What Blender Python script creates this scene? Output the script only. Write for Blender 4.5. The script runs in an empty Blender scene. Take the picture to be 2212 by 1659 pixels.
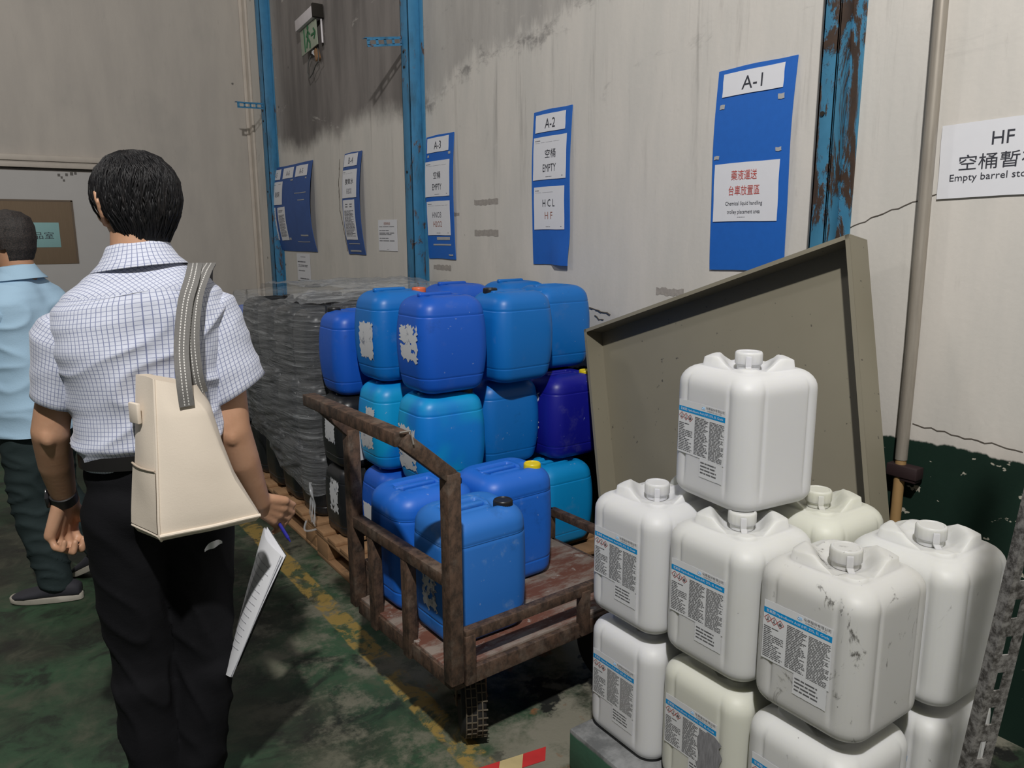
import bpy, bmesh, math, random
from math import sin, cos, pi, radians, sqrt, hypot, atan2, exp
from mathutils import Vector, Matrix, noise as mnoise
random.seed(7)
D = bpy.data
SC = bpy.context.scene
COL = SC.collection

# ------------------------------------------------------------------ camera
CAMROT = [[0.822381, -0.11398, 0.557403], [-0.568922, -0.157688, 0.807132], [-0.004101, -0.980889, -0.194525]]
cd = D.cameras.new('camera'); cam = D.objects.new('camera', cd); COL.objects.link(cam)
cd.sensor_width = 36.0; cd.lens = 1660.0/2212.0*36.0; cd.clip_start = 0.05
_m = Matrix(((CAMROT[0][0], -CAMROT[0][1], -CAMROT[0][2], 0.0),
             (CAMROT[1][0], -CAMROT[1][1], -CAMROT[1][2], 0.0),
             (CAMROT[2][0], -CAMROT[2][1], -CAMROT[2][2], 1.525),
             (0, 0, 0, 1)))
cam.matrix_world = _m
SC.camera = cam

# ------------------------------------------------------------------ world, lamps, exposure
w = D.worlds.new('world'); SC.world = w; w.use_nodes = True
bg = w.node_tree.nodes['Background']
bg.inputs[0].default_value = (1.0, 0.98, 0.95, 1); bg.inputs[1].default_value = 0.080
def lamp(name, loc, power, radius, color):
    l = D.lights.new(name, 'POINT'); l.energy = power; l.shadow_soft_size = radius; l.color = color
    o = D.objects.new(name, l); COL.objects.link(o); o.location = loc
    return o
lamp('ceiling_lamp_key', (-0.50, -0.62, 4.55), 740.0, 0.075, (1.0, 0.975, 0.945))
lamp('ceiling_lamp_far', (-1.6, 5.2, 4.9), 105.0, 0.25, (1.0, 0.96, 0.92))
SC.view_settings.view_transform = 'Standard'
SC.view_settings.look = 'None'
SC.view_settings.gamma = 1.0
SC.view_settings.exposure = 0.12
SC.view_settings.use_curve_mapping = False

# ------------------------------------------------------------------ helpers: objects
def link(o, parent=None):
    COL.objects.link(o)
    if parent is not None: o.parent = parent
    return o
def tag(o, label=None, cat=None, group=None, kind=None):
    if label: o['label'] = label
    if cat: o['category'] = cat
    if group: o['group'] = group
    if kind: o['kind'] = kind
    return o
def thing(name, label, cat, loc=(0, 0, 0), rotz=0.0, group=None):
    o = D.objects.new(name, None); o.empty_display_size = 0.05
    o.location = loc; o.rotation_euler = (0, 0, rotz)
    link(o); return tag(o, label, cat, group)
def kids(o): return [c for c in D.objects if c.parent is o]
def dup(root, loc=None, rotz=None, label=None, group=None):
    r = root.copy(); COL.objects.link(r)
    if loc is not None: r.location = loc
    if rotz is not None: r.rotation_euler = (0, 0, rotz)
    if label: r['label'] = label
    if group: r['group'] = group
    for ch in kids(root):
        c = ch.copy(); COL.objects.link(c); c.parent = r
        for g in kids(ch):
            d = g.copy(); COL.objects.link(d); d.parent = c
    return r

class MB:
    def __init__(s): s.v = []; s.f = []; s.uv = None
    def add(s, vs, fs):
        b = len(s.v); s.v += [tuple(p) for p in vs]; s.f += [tuple(i+b for i in f) for f in fs]; return b
    def box(s, c, d, rot=None, bev=0.0):
        hx, hy, hz = d[0]/2, d[1]/2, d[2]/2
        bm = bmesh.new(); bmesh.ops.create_cube(bm, size=1.0)
        for v in bm.verts: v.co = Vector((v.co.x*d[0], v.co.y*d[1], v.co.z*d[2]))
        if bev > 0: bmesh.ops.bevel(bm, geom=list(bm.edges), offset=bev, segments=2, affect='EDGES', profile=0.5)
        M = Matrix.Translation(c) @ (rot.to_4x4() if rot else Matrix.Identity(4))
        bm.verts.index_update()
        s.add([M @ v.co for v in bm.verts], [[v.index for v in f.verts] for f in bm.faces]); bm.free(); return s
    def bar(s, a, b, wd, ht, up=(0, 0, 1), bev=0.003):
        a = Vector(a); b = Vector(b); z = (b-a); L = z.length; z.normalize()
        x = Vector(up).cross(z)
        if x.length < 1e-4: x = Vector((1, 0, 0)).cross(z)
        x.normalize(); y = z.cross(x)
        rot = Matrix((x, y, z)).transposed()
        return s.box((a+b)/2, (wd, ht, L), rot, bev)
    def loft(s, rings, cap=True, closed=True):
        n = len(rings[0]); b = len(s.v)
        for r in rings: s.v += [tuple(p) for p in r]
        m = n if closed else n-1
        for i in range(len(rings)-1):
            for j in range(m):
                s.f.append((b+i*n+j, b+i*n+(j+1) % n, b+(i+1)*n+(j+1) % n, b+(i+1)*n+j))
        if cap:
            s.f.append(tuple(b+j for j in range(n))[::-1])
            s.f.append(tuple(b+(len(rings)-1)*n+j for j in range(n)))
        return s
    def tube(s, pts, rad, n=12, cap=True):
        pts = [Vector(p) for p in pts]; rs = rad if isinstance(rad, (list, tuple)) else [rad]*len(pts)
        t0 = (pts[1]-pts[0]).normalized(); x = t0.cross(Vector((0, 0, 1)))
        if x.length < 1e-3: x = t0.cross(Vector((1, 0, 0)))
        x.normalize(); rings = []
        for i, p in enumerate(pts):
            t = (pts[min(i+1, len(pts)-1)]-pts[max(i-1, 0)]).normalized()
            x = (x-t*x.dot(t)).normalized(); y = t.cross(x)
            rings.append([p+(x*cos(2*pi*k/n)+y*sin(2*pi*k/n))*rs[i] for k in range(n)])
        return s.loft(rings, cap)
    def lathe(s, prof, n=32, c=(0, 0, 0), axis='z'):
        rings = []
        for r, z in prof:
            ring = []
            for k in range(n):
                a = 2*pi*k/n
                p = (r*cos(a), r*sin(a), z)
                if axis == 'x': p = (z, r*cos(a), r*sin(a))
                if axis == 'y': p = (r*sin(a), z, r*cos(a))
                ring.append((p[0]+c[0], p[1]+c[1], p[2]+c[2]))
            rings.append(ring)
        return s.loft(rings, True)
    def grid(s, fn, nu, nv):
        b = len(s.v)
        for j in range(nv+1):
            for i in range(nu+1): s.v.append(tuple(fn(i/nu, j/nv)))
        for j in range(nv):
            for i in range(nu):
                a = b+j*(nu+1)+i; s.f.append((a, a+1, a+nu+2, a+nu+1))
        return s
    def ellipsoid(s, c, r, nu=24, nv=14, rot=None):
        rings = []
        for j in range(1, nv):
            ph = pi*j/nv
            ring = []
            for k in range(nu):
                p = Vector((r[0]*sin(ph)*cos(2*pi*k/nu), r[1]*sin(ph)*sin(2*pi*k/nu), -r[2]*cos(ph)))
                if rot: p = rot @ p
                ring.append(p+Vector(c))
            rings.append(ring)
        return s.loft(rings, True)
    def cone(s, a, b, ra, rb, n=18):      # tapered capsule
        a = Vector(a); b = Vector(b); t = b-a; L = t.length; t.normalize()
        x = t.cross(Vector((0, 0, 1)))
        if x.length < 1e-3: x = t.cross(Vector((1, 0, 0)))
        x.normalize(); y = t.cross(x); rings = []
        for k in range(1, 6):
            an = pi/2*k/5; rings.append((a-t*ra*cos(an), ra*sin(an)))
        for k in range(4, 0, -1):
            an = pi/2*k/5; rings.append((b+t*rb*cos(an), rb*sin(an)))
        rings.insert(5, (b, rb))
        return s.loft([[p+(x*cos(2*pi*k/n)+y*sin(2*pi*k/n))*r for k in range(n)] for p, r in rings], True)
    def map(s, fn, start=0):
        for i in range(start, len(s.v)): s.v[i] = tuple(fn(Vector(s.v[i])))
        return s

def mesh_of(name, mb, mat=None, smooth=True, angle=40):
    me = D.meshes.new(name); me.from_pydata([tuple(v) for v in mb.v], [], mb.f); me.validate(); me.update()
    bm = bmesh.new(); bm.from_mesh(me); bmesh.ops.recalc_face_normals(bm, faces=bm.faces); bm.to_mesh(me); bm.free()
    if smooth:
        me.polygons.foreach_set('use_smooth', [True]*len(me.polygons))
        if angle < 180: me.set_sharp_from_angle(angle=radians(angle))
    if mat: me.materials.append(mat)
    return me
def obj(name, mb, mat, parent=None, smooth=True, angle=40, loc=None):
    o = D.objects.new(name, mesh_of(name, mb, mat, smooth, angle)); link(o, parent)
    if loc: o.location = loc
    return o
def inst(name, me, parent=None, loc=None):
    o = D.objects.new(name, me); link(o, parent)
    if loc: o.location = loc
    return o
def apply_mods(o):
    dg = bpy.context.evaluated_depsgraph_get(); dg.update()
    me = D.meshes.new_from_object(o.evaluated_get(dg)); old = o.data
    o.modifiers.clear(); o.data = me; me.name = old.name
    return o
def remesh(o, voxel, smooth_it=6, fac=0.5):
    m = o.modifiers.new('r', 'REMESH'); m.mode = 'VOXEL'; m.voxel_size = voxel; m.use_smooth_shade = True
    if smooth_it:
        s = o.modifiers.new('s', 'SMOOTH'); s.factor = fac; s.iterations = smooth_it
    mats = list(o.data.materials); apply_mods(o)
    if not o.data.materials:
        for k in mats: o.data.materials.append(k)
    o.data.polygons.foreach_set('use_smooth', [True]*len(o.data.polygons))
    return o
def text_mb(s, size, width=None, height=None, align='CENTER', ext=0.0006):
    """text laid in the xy plane around the origin, as a mesh builder"""
    c = D.curves.new('t', 'FONT'); c.body = s; c.size = size; c.align_x = align; c.align_y = 'CENTER'; c.resolution_u = 2; c.extrude = 0.0
    o = D.objects.new('t', c); COL.objects.link(o)
    dg = bpy.context.evaluated_depsgraph_get(); dg.update()
    me = D.meshes.new_from_object(o.evaluated_get(dg))
    mb = MB(); mb.v = [tuple(v.co) for v in me.vertices]; mb.f = [tuple(p.vertices) for p in me.polygons]
    D.objects.remove(o); D.curves.remove(c); D.meshes.remove(me)
    if mb.v and (width or height):
        x0 = min(v[0] for v in mb.v); x1 = max(v[0] for v in mb.v); y0 = min(v[1] for v in mb.v); y1 = max(v[1] for v in mb.v)
        sx = width/(x1-x0) if width else 1; sy = height/(y1-y0) if height else (sx if width else 1)
        if not width: sx = sy
        cx = (x0+x1)/2 if align == 'CENTER' else x0; cy = (y0+y1)/2
        mb.v = [((v[0]-cx)*sx, (v[1]-cy)*sy, 0) for v in mb.v]
    return mb
def sstep(a, b, x):
    t = max(0.0, min(1.0, (x-a)/(b-a))); return t*t*(3-2*t)
def lerp(a, b, t): return a+(b-a)*t
def interp(tab, z):
    if z <= tab[0][0]: return tab[0][1:]
    for p, q in zip(tab, tab[1:]):
        if z <= q[0]:
            t = (z-p[0])/(q[0]-p[0]); t = t*t*(3-2*t)*0.5+t*0.5
            return tuple(lerp(a, b, t) for a, b in zip(p[1:], q[1:]))
    return tab[-1][1:]

# ------------------------------------------------------------------ helpers: materials
class NT:
    def __init__(s, name):
        s.m = D.materials.new(name); s.m.use_nodes = True; s.t = s.m.node_tree
        s.b = s.t.nodes['Principled BSDF']; s.out = s.t.nodes['Material Output']
    def n(s, typ, **kw):
        nd = s.t.nodes.new(typ)
        for k, v in kw.items(): setattr(nd, k, v)
        return nd
    def put(s, sock, v):
        if v is None: return
        if hasattr(v, 'is_output'): s.t.links.new(v, sock)
        elif isinstance(v, (tuple, list)) and len(v) == 3 and sock.type == 'RGBA': sock.default_value = (*v, 1)
        else: sock.default_value = v
    def co(s, kind='Object', scale=(1, 1, 1), loc=(0, 0, 0), rot=(0, 0, 0), rnd=False):
        c = s.n('ShaderNodeTexCoord').outputs[kind]
        if rnd:
            oi = s.n('ShaderNodeObjectInfo'); a = s.n('ShaderNodeVectorMath', operation='SCALE'); a.inputs[0].default_value = (13.1, 7.7, 5.3)
            s.t.links.new(oi.outputs['Random'], a.inputs['Scale'])
            ad = s.n('ShaderNodeVectorMath', operation='ADD'); s.t.links.new(c, ad.inputs[0]); s.t.links.new(a.outputs[0], ad.inputs[1]); c = ad.outputs[0]
        if scale == (1, 1, 1) and loc == (0, 0, 0) and rot == (0, 0, 0): return c
        mp = s.n('ShaderNodeMapping'); s.t.links.new(c, mp.inputs[0])
        mp.inputs['Scale'].default_value = scale; mp.inputs['Location'].default_value = loc; mp.inputs['Rotation'].default_value = rot
        return mp.outputs[0]
    def noise(s, vec, scale=5, detail=4, rough=0.55, dist=0.0):
        nd = s.n('ShaderNodeTexNoise'); s.put(nd.inputs['Vector'], vec); nd.inputs['Scale'].default_value = scale
        nd.inputs['Detail'].default_value = detail; nd.inputs['Roughness'].default_value = rough; nd.inputs['Distortion'].default_value = dist
        return nd.outputs['Fac']
    def vor(s, vec, scale=5, feature='F1', out='Distance'):
        nd = s.n('ShaderNodeTexVoronoi', feature=feature); s.put(nd.inputs['Vector'], vec); nd.inputs['Scale'].default_value = scale
        return nd.outputs[out]
    def mth(s, op, a, b=None, c=None, clamp=False):
        nd = s.n('ShaderNodeMath', operation=op, use_clamp=clamp)
        s.put(nd.inputs[0], a); s.put(nd.inputs[1], b); s.put(nd.inputs[2], c); return nd.outputs[0]
    def ss(s, lo, hi, x):
        nd = s.n('ShaderNodeMapRange', interpolation_type='SMOOTHSTEP'); s.put(nd.inputs['Value'], x)
        s.put(nd.inputs['From Min'], lo); s.put(nd.inputs['From Max'], hi); return nd.outputs[0]
    def mix(s, f, a, b, blend='MIX'):
        nd = s.n('ShaderNodeMix', data_type='RGBA', blend_type=blend); s.put(nd.inputs[0], f); s.put(nd.inputs[6], a); s.put(nd.inputs[7], b); return nd.outputs[2]
    def xyz(s, vec):
        nd = s.n('ShaderNodeSeparateXYZ'); s.put(nd.inputs[0], vec); return nd.outputs
    def bump(s, h, st=0.3, dist=0.01):
        nd = s.n('ShaderNodeBump'); nd.inputs['Strength'].default_value = st; nd.inputs['Distance'].default_value = dist
        s.put(nd.inputs['Height'], h); s.t.links.new(nd.outputs[0], s.b.inputs['Normal'])
    def set(s, **kw):
        for k, v in kw.items(): s.put(s.b.inputs[{'col': 'Base Color', 'rough': 'Roughness', 'metal': 'Metallic', 'spec': 'Specular IOR Level', 'sss': 'Subsurface Weight', 'coat': 'Coat Weight', 'trans': 'Transmission Weight', 'alpha': 'Alpha', 'sheen': 'Sheen Weight'}[k]], v)
        return s.m
def plain(name, col, rough=0.6, metal=0.0, spec=0.5, var=0.12, sc=30.0):
    n = NT(name); f = n.noise(n.co('Object', rnd=True), sc, 3)
    c2 = tuple(c*(1-var) for c in col)
    return n.set(col=n.mix(f, c2, tuple(min(1, c*(1+var*0.6)) for c in col)), rough=rough, metal=metal, spec=spec)
# ================================================================== THE SETTING
WX = 2.42      # right wall plane
BY = 8.05      # back wall plane
def wall_mat(name, base, warm, side):
    n = NT(name); P = n.co('Object'); x, y, z = n.xyz(P)
    sc = (1, 2.4, 0.5) if side else (2.4, 1, 0.5)
    streak = n.noise(n.co('Object', scale=sc), 2.6, 6, 0.62)
    blot = n.noise(P, 1.1, 5, 0.6); fine = n.noise(P, 55, 3)
    c = n.mix(n.ss(0.25, 0.75, streak), base, warm)
    c = n.mix(n.mth('MULTIPLY', n.ss(0.52, 0.72, blot), 0.35), c, (0.36, 0.345, 0.32))
    c = n.mix(n.mth('MULTIPLY', n.ss(0.58, 0.80, n.noise(n.co('Object', scale=sc), 9, 6, 0.75)), 0.30), c, (0.30, 0.28, 0.26))
    if side:
        wob = n.noise(n.co('Object', scale=(1, 1.0, 0.6)), 1.6, 6, 0.65); w2 = n.mth('MULTIPLY_ADD', wob, 0.55, -0.275)
        # sooty upper part of the far bay, between the first two columns
        zz = n.mth('ADD', z, w2)
        b2 = n.mth('MULTIPLY', n.ss(2.20, 2.40, zz), n.mth('MULTIPLY', n.ss(4.5, 4.56, y), n.ss(7.9, 6.9, y)))
        st = n.noise(n.co('Object', scale=(1, 1.6, 0.3)), 2.2, 5, 0.6)
        soot = n.mix(n.ss(0.32, 0.68, st), (0.115, 0.104, 0.10), (0.235, 0.212, 0.20))
        c = n.mix(n.mth('MULTIPLY', b2, 0.95), c, soot)
        # grey smeared upper part of the near bay with a brushed-over edge
        lim = n.mth('MULTIPLY_ADD', y, -0.13, 2.93)
        br = n.noise(n.co('Object', scale=(1, 11, 1.3)), 2.2, 5, 0.7, 0.4)
        dz = n.mth('ADD', n.mth('SUBTRACT', zz, lim), n.mth('MULTIPLY_ADD', br, 0.26, -0.13))
        b1 = n.mth('MULTIPLY', n.ss(-0.03, 0.09, dz), n.ss(4.56, 4.5, y))
        c = n.mix(n.mth('MULTIPLY', b1, n.mth('MULTIPLY_ADD', n.ss(0.3, 0.7, st), -0.40, 0.80)), c, (0.29, 0.275, 0.262))
        edge_ = n.mth('MULTIPLY', n.mth('MULTIPLY', n.ss(0.085, 0.0, n.mth('ABSOLUTE', n.mth('ADD', dz, 0.02))), n.ss(0.45, 0.62, n.noise(n.co('Object', scale=(1, 1.5, 3)), 2.6, 5, 0.7))), n.ss(4.56, 4.5, y))
        c = n.mix(n.mth('MULTIPLY', edge_, 0.75), c, (0.17, 0.16, 0.155))
        # brushed pale patches and long grey drips
        dr_ = n.ss(0.56, 0.74, n.noise(n.co('Object', scale=(1, 7, 0.35)), 1.7, 6, 0.7, 0.3))
        c = n.mix(n.mth('MULTIPLY', dr_, n.mth('MULTIPLY_ADD', n.ss(1.2, 2.4, z), 0.40, 0.14)), c, (0.23, 0.22, 0.205))
        pale = n.ss(0.60, 0.66, n.noise(n.co('Object', scale=(1, 0.7, 1.4), loc=(0, 4.1, 2.2)), 1.9, 7, 0.7, 0.9))
        c = n.mix(n.mth('MULTIPLY', pale, n.mth('MULTIPLY', n.ss(1.75, 2.1, zz), 0.5)), c, (0.62, 0.585, 0.54))
        sm = n.mth('MULTIPLY', n.ss(0.58, 0.72, n.noise(n.co('Object', scale=(1, 0.8, 1.6)), 2.3, 8, 0.72, 1.2)), n.ss(1.9, 2.35, zz))
        c = n.mix(n.mth('MULTIPLY', sm, 0.6), c, (0.17, 0.165, 0.16))
        # rust-pink tone low down near the dado, then the dark green dado with chips
        low = n.mth('MULTIPLY', n.ss(1.12, 0.9, n.mth('MULTIPLY_ADD', wob, 0.3, z)), 0.35)
        c = n.mix(low, c, (0.46, 0.37, 0.31))
        ed = n.mth('MULTIPLY_ADD', n.noise(n.co('Object', scale=(1, 1, 0.4)), 6, 5, 0.6), 0.09, 0.815)
        dado = n.ss(-0.004, 0.004, n.mth('SUBTRACT', ed, z))
        chip = n.ss(0.645, 0.66, n.noise(n.co('Object', scale=(1, 1, 1.7)), 11, 4, 0.62))
        g = n.mix(n.noise(P, 4, 4), (0.003, 0.012, 0.008), (0.006, 0.028, 0.017))
        g = n.mix(chip, g, (0.42, 0.40, 0.33))
        c = n.mix(dado, c, g)
    spots = n.ss(0.075, 0.03, n.vor(n.co('Object', scale=(1, 1, 1)), 4.2))
    c = n.mix(n.mth('MULTIPLY', spots, n.ss(0.55, 0.6, n.noise(P, 9, 2))), c, (0.12, 0.11, 0.10))
    n.bump(n.mth('ADD', n.mth('MULTIPLY', streak, 0.7), n.mth('MULTIPLY', fine, 0.3)), 0.18, 0.010)
    return n.set(col=c, rough=0.78, spec=0.3)
m_wall_r = wall_mat('wall_right_paint', (0.575, 0.555, 0.515), (0.655, 0.62, 0.57), True)
m_wall_b = wall_mat('wall_back_paint', (0.47, 0.435, 0.395), (0.53, 0.49, 0.44), False)
m_trim = plain('cream_trim', (0.60, 0.54, 0.47), 0.6, var=0.2, sc=8)
m_dark_gap = plain('dark_gap', (0.02, 0.016, 0.012), 0.9)
m_crack = plain('crack_line', (0.10, 0.085, 0.07), 0.9)

# floor: worn dark green coating, stains, bare concrete, yellow line
n = NT('floor_coating'); P = n.co('Object'); fx, fy, fz = n.xyz(P)
big = n.noise(P, 1.3, 6, 0.62, 0.4); mid = n.noise(P, 5.5, 6, 0.66, 0.6); fine = n.noise(P, 38, 4, 0.7)
c = n.mix(n.ss(0.36, 0.66, big), (0.025, 0.027, 0.019), (0.034, 0.082, 0.041))
c = n.mix(n.mth('MULTIPLY', n.ss(0.48, 0.70, mid), 0.62), c, (0.085, 0.088, 0.060))
c = n.mix(n.mth('MULTIPLY', n.ss(0.50, 0.36, mid), 0.75), c, (0.013, 0.013, 0.011))
dust = n.mth('MULTIPLY', n.mth('MULTIPLY', n.ss(0.45, 0.85, fx), n.ss(1.5, 1.1, fx)), n.ss(4.6, 2.8, fy))
c = n.mix(n.mth('MULTIPLY', dust, n.ss(0.46, 0.62, n.noise(n.co('Object', loc=(1.1, 0.4, 0)), 4.2, 7, 0.72))), c, (0.155, 0.15, 0.11))
bare = n.mth('MULTIPLY', n.ss(0.95, 1.25, fx), n.ss(2.6, 2.0, fy))
c = n.mix(n.mth('MULTIPLY', bare, n.ss(0.40, 0.56, n.noise(P, 3.4, 6, 0.68))), c, (0.22, 0.21, 0.165))
c = n.mix(n.mth('MULTIPLY', bare, n.ss(0.60, 0.66, n.noise(P, 4.6, 5, 0.6))), c, (0.20, 0.10, 0.045))
c = n.mix(n.mth('MULTIPLY', bare, n.ss(0.57, 0.64, n.noise(n.co('Object', loc=(3.3, 1.7, 0)), 5.2, 5, 0.65))), c, (0.016, 0.017, 0.015))
wear = n.ss(0.56, 0.46, n.noise(P, 9, 6, 0.72, 0.5))
line = n.mth('MULTIPLY', n.ss(0.995, 1.005, n.mth('MULTIPLY_ADD', mid, 0.03, n.mth('SUBTRACT', fx, 0.015))), n.ss(1.095, 1.085, n.mth('MULTIPLY_ADD', mid, -0.03, n.mth('ADD', fx, 0.015))))
line = n.mth('MULTIPLY', line, n.mth('MULTIPLY_ADD', wear, 0.80, 0.06))
c = n.mix(line, c, (0.30, 0.20, 0.05))
scr = n.ss(0.73, 0.76, n.noise(n.co('Object', scale=(3, 14, 1), rot=(0, 0, 0.7)), 3.0, 4, 0.75))
c = n.mix(n.mth('MULTIPLY', scr, 0.4), c, (0.20, 0.20, 0.17))
n.bump(fine, 0.25, 0.006)
m_floor = n.set(col=c, rough=n.mth('MULTIPLY_ADD', mid, 0.35, 0.42), spec=0.35)
tag(obj('floor', MB().box((-0.6, 3.0, -0.05), (7.0, 11.0, 0.1)), m_floor, smooth=False), kind='structure')

wr = tag(obj('wall_right', MB().box((WX+0.06, 2.9, 2.55), (0.12, 10.4, 5.1)), m_wall_r, smooth=False), kind='structure')
tag(obj('wall_back', MB().box((-0.84, BY+0.06, 2.55), (6.6, 0.12, 5.1)), m_wall_b, smooth=False), kind='structure')
mb = MB()
mb.box((WX-0.012, BY-0.055, 2.55), (0.022, 0.11, 5.1), bev=0.004)
mb.box((WX-0.03, BY-0.010, 2.55), (0.04, 0.018, 5.1), bev=0.004)
tag(obj('trim_1', mb, m_trim), kind='structure')
# cracks and the slab of chipped edges in the right wall (parts of the wall)
def wall_line(pts, wd):
    mb = MB()
    for (y0, z0), (y1, z1) in zip(pts, pts[1:]):
        k = max(2, int(hypot(y1-y0, z1-z0)/0.02)); prev = (y0, z0)
        for i in range(1, k+1):
            t = i/k; q = (lerp(y0, y1, t)+random.uniform(-1, 1)*0.003, lerp(z0, z1, t)+random.uniform(-1, 1)*0.004)
            w_ = wd*random.uniform(0.4, 1.2)
            mb.bar((WX-0.001, *prev), (WX-0.001, *q), 0.003, w_, up=(1, 0, 0), bev=0); prev = q
    return mb
obj('crack', wall_line([(1.54, 1.525), (1.42, 1.57), (1.31, 1.61), (1.24, 1.63), (1.17, 1.635)], 0.0022), m_crack, wr, smooth=False)
obj('crack', wall_line([(2.84, 1.165), (2.75, 1.15), (2.69, 1.145)], 0.012), m_crack, wr, smooth=False)
obj('crack', wall_line([(2.80, 1.13), (2.77, 1.112), (2.74, 1.118)], 0.008), m_crack, wr, smooth=False)
obj('crack', wall_line([(1.24, 0.915), (1.10, 0.905), (0.92, 0.90)], 0.0015), m_crack, wr, smooth=False)
obj('crack', wall_line([(5.84, 2.08), (5.88, 1.9), (5.88, 1.7), (5.80, 1.5), (5.76, 1.38)], 0.006), m_crack, wr, smooth=False)
m_residue = plain('tape_residue', (0.37, 0.34, 0.31), 0.8, var=0.35, sc=60)
def residue(y0, y1, z0, z1):
    mb = MB(); k = 14
    top = [(lerp(y0, y1, i/k), z1+random.uniform(-1, 1)*0.004) for i in range(k+1)]
    bot = [(lerp(y0, y1, i/k), z0+random.uniform(-1, 1)*0.004) for i in range(k+1)]
    mb.v = [(WX-0.001, *p) for p in bot]+[(WX-0.001, *p) for p in top]
    mb.f = [(i, i+1, k+2+i, k+1+i) for i in range(k)]
    obj('tape_residue', mb, m_residue, wr, smooth=False)
for a in ((3.88, 3.63, 1.675, 1.705), (3.88, 3.63, 1.50, 1.535), (4.38, 4.16, 1.29, 1.32), (2.40, 2.24, 1.255, 1.285), (4.14, 4.05, 1.62, 1.64)): residue(*a)

# door in the back wall
dr = thing('door_1', None, None, (0, BY, 0)); dr['kind'] = 'structure'
m_door = plain('door_paint', (0.50, 0.485, 0.47), 0.6, var=0.1, sc=3)
obj('door_leaf', MB().box((-0.35, -0.012, 1.03), (3.30, 0.022, 2.06), bev=0.003), m_door, dr, smooth=False)
obj('lintel', MB().box((-0.30, -0.035, 2.165), (3.42, 0.066, 0.05), bev=0.006).box((-0.30, -0.026, 2.112), (3.42, 0.05, 0.052), bev=0.005), m_trim, dr)
obj('shadow_gap', MB().box((-0.30, -0.022, 2.078), (3.38, 0.010, 0.012)), m_dark_gap, dr, smooth=False)
obj('jamb', MB().box((1.36, -0.03, 1.06), (0.09, 0.058, 2.12), bev=0.005), m_trim, dr)
m_dirt = plain('grease_smear', (0.16, 0.15, 0.14), 0.9)
mb = MB()
for sx, sz, r in ((0.70, 2.03, .010), (0.72, 2.01, .008), (0.735, 1.985, .008), (0.76, 2.035, .010), (0.80, 2.045, .012), (0.83, 2.05, .010)):
    mb.box((sx, -0.024, sz), (r*2, 0.002, r*2.4))
obj('smear', mb, m_dirt, dr, smooth=False)

# ------------------------------------------------------------------ blue steel columns with slotted arms
n = NT('column_paint'); P = n.co('Object')
rust = n.ss(0.56, 0.63, n.noise(n.co('Object', scale=(1, 1, 0.45)), 9, 7, 0.72, 0.5))
c = n.mix(n.noise(P, 18, 4), (0.035, 0.175, 0.34), (0.06, 0.26, 0.46))
c = n.mix(n.ss(0.5, 0.75, n.noise(n.co('Object', scale=(2, 2, 0.5)), 5, 5, 0.7)), c, (0.035, 0.11, 0.18))
c = n.mix(rust, c, n.mix(n.noise(P, 30, 3), (0.035, 0.026, 0.02), (0.16, 0.07, 0.03)))
n.bump(n.mth('MULTIPLY', rust, 1.0), 0.4, 0.004)
m_col = n.set(col=c, rough=0.5)
n = NT('column_paint_rusty'); P = n.co('Object')
rust = n.ss(0.50, 0.55, n.noise(n.co('Object', scale=(1, 1, 0.3)), 9, 7, 0.72, 0.6))
c = n.mix(n.noise(P, 18, 4), (0.035, 0.165, 0.28), (0.06, 0.24, 0.40))
c = n.mix(rust, c, n.mix(n.noise(P, 26, 4), (0.026, 0.021, 0.018), (0.085, 0.045, 0.026)))
n.bump(rust, 0.5, 0.004)
m_col_rusty = n.set(col=c, rough=0.55)
def column(yc, wd, depth, label, mat, arm=None):
    t = thing('steel_column', label, 'column', (WX, yc, 0), group='blue steel wall columns')
    d = depth
    mb = MB()
    mb.box((-d+0.004, 0, 2.55), (0.008, wd, 5.1), bev=0.002)            # front flange
    mb.box((-d/2, -wd/2+0.004, 2.55), (d, 0.008, 5.1), bev=0.002)        # web facing the aisle
    mb.box((-0.004, -0.02, 2.55), (0.007, wd+0.05, 5.1), bev=0.002)      # back flange on the wall
    mb.box((-d/2, wd/2-0.004, 2.55), (d, 0.008, 5.1), bev=0.002)
    obj('channel', mb, mat, t)
    if arm:
        za, zb, L, off = arm
        am = MB(); x0, x1 = -d, -d-L
        def pt(s, dz): return (lerp(x0, x1, s), off, lerp(za, zb, s)+dz)
        hgt = 0.048; th = 0.003
        am.bar(pt(0, 0.019), pt(1, 0.019), 0.014, 0.003, up=(0, 1, 0), bev=0)
        am.bar(pt(0, -0.019), pt(1, -0.019), 0.014, 0.003, up=(0, 1, 0), bev=0)
        for s0, s1 in ((0, .06), (.22, .29), (.45, .52), (.68, .75), (.91, 1)):
            am.bar(pt(s0, 0), pt(s1, 0), 0.030, 0.003, up=(0, 1, 0), bev=0)
        am.bar((x0, off+0.018, za+0.026), (x1-0.012, off+0.018, zb+0.026), 0.04, 0.003, up=(0, 0, 1), bev=0)
        obj('bracket_arm', am, mat, t, smooth=False)
    bm_ = MB()
    for zz in (2.62, 2.53, 1.9):
        bm_.lathe([(0.0, -0.004), (0.008, -0.004), (0.008, 0.001), (0, 0.001)], 10, (-d-0.001, 0.01, zz), 'x')
    obj('bolt_hole', bm_, m_dark_gap, t, smooth=False)
column(4.535, 0.10, 0.085, 'blue steel column in the middle, with a slotted arm throwing a shadow below', m_col, (2.685, 2.648, 0.235, 0.03))
column(7.375, 0.12, 0.085, 'blue steel column farthest left, close to the corner of the room', m_col, (2.66, 2.655, 0.23, 0.0))
column(1.585, 0.06, 0.075, 'rusty blue steel column right of the A-1 board, above the leaning tray', m_col_rusty)

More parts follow.
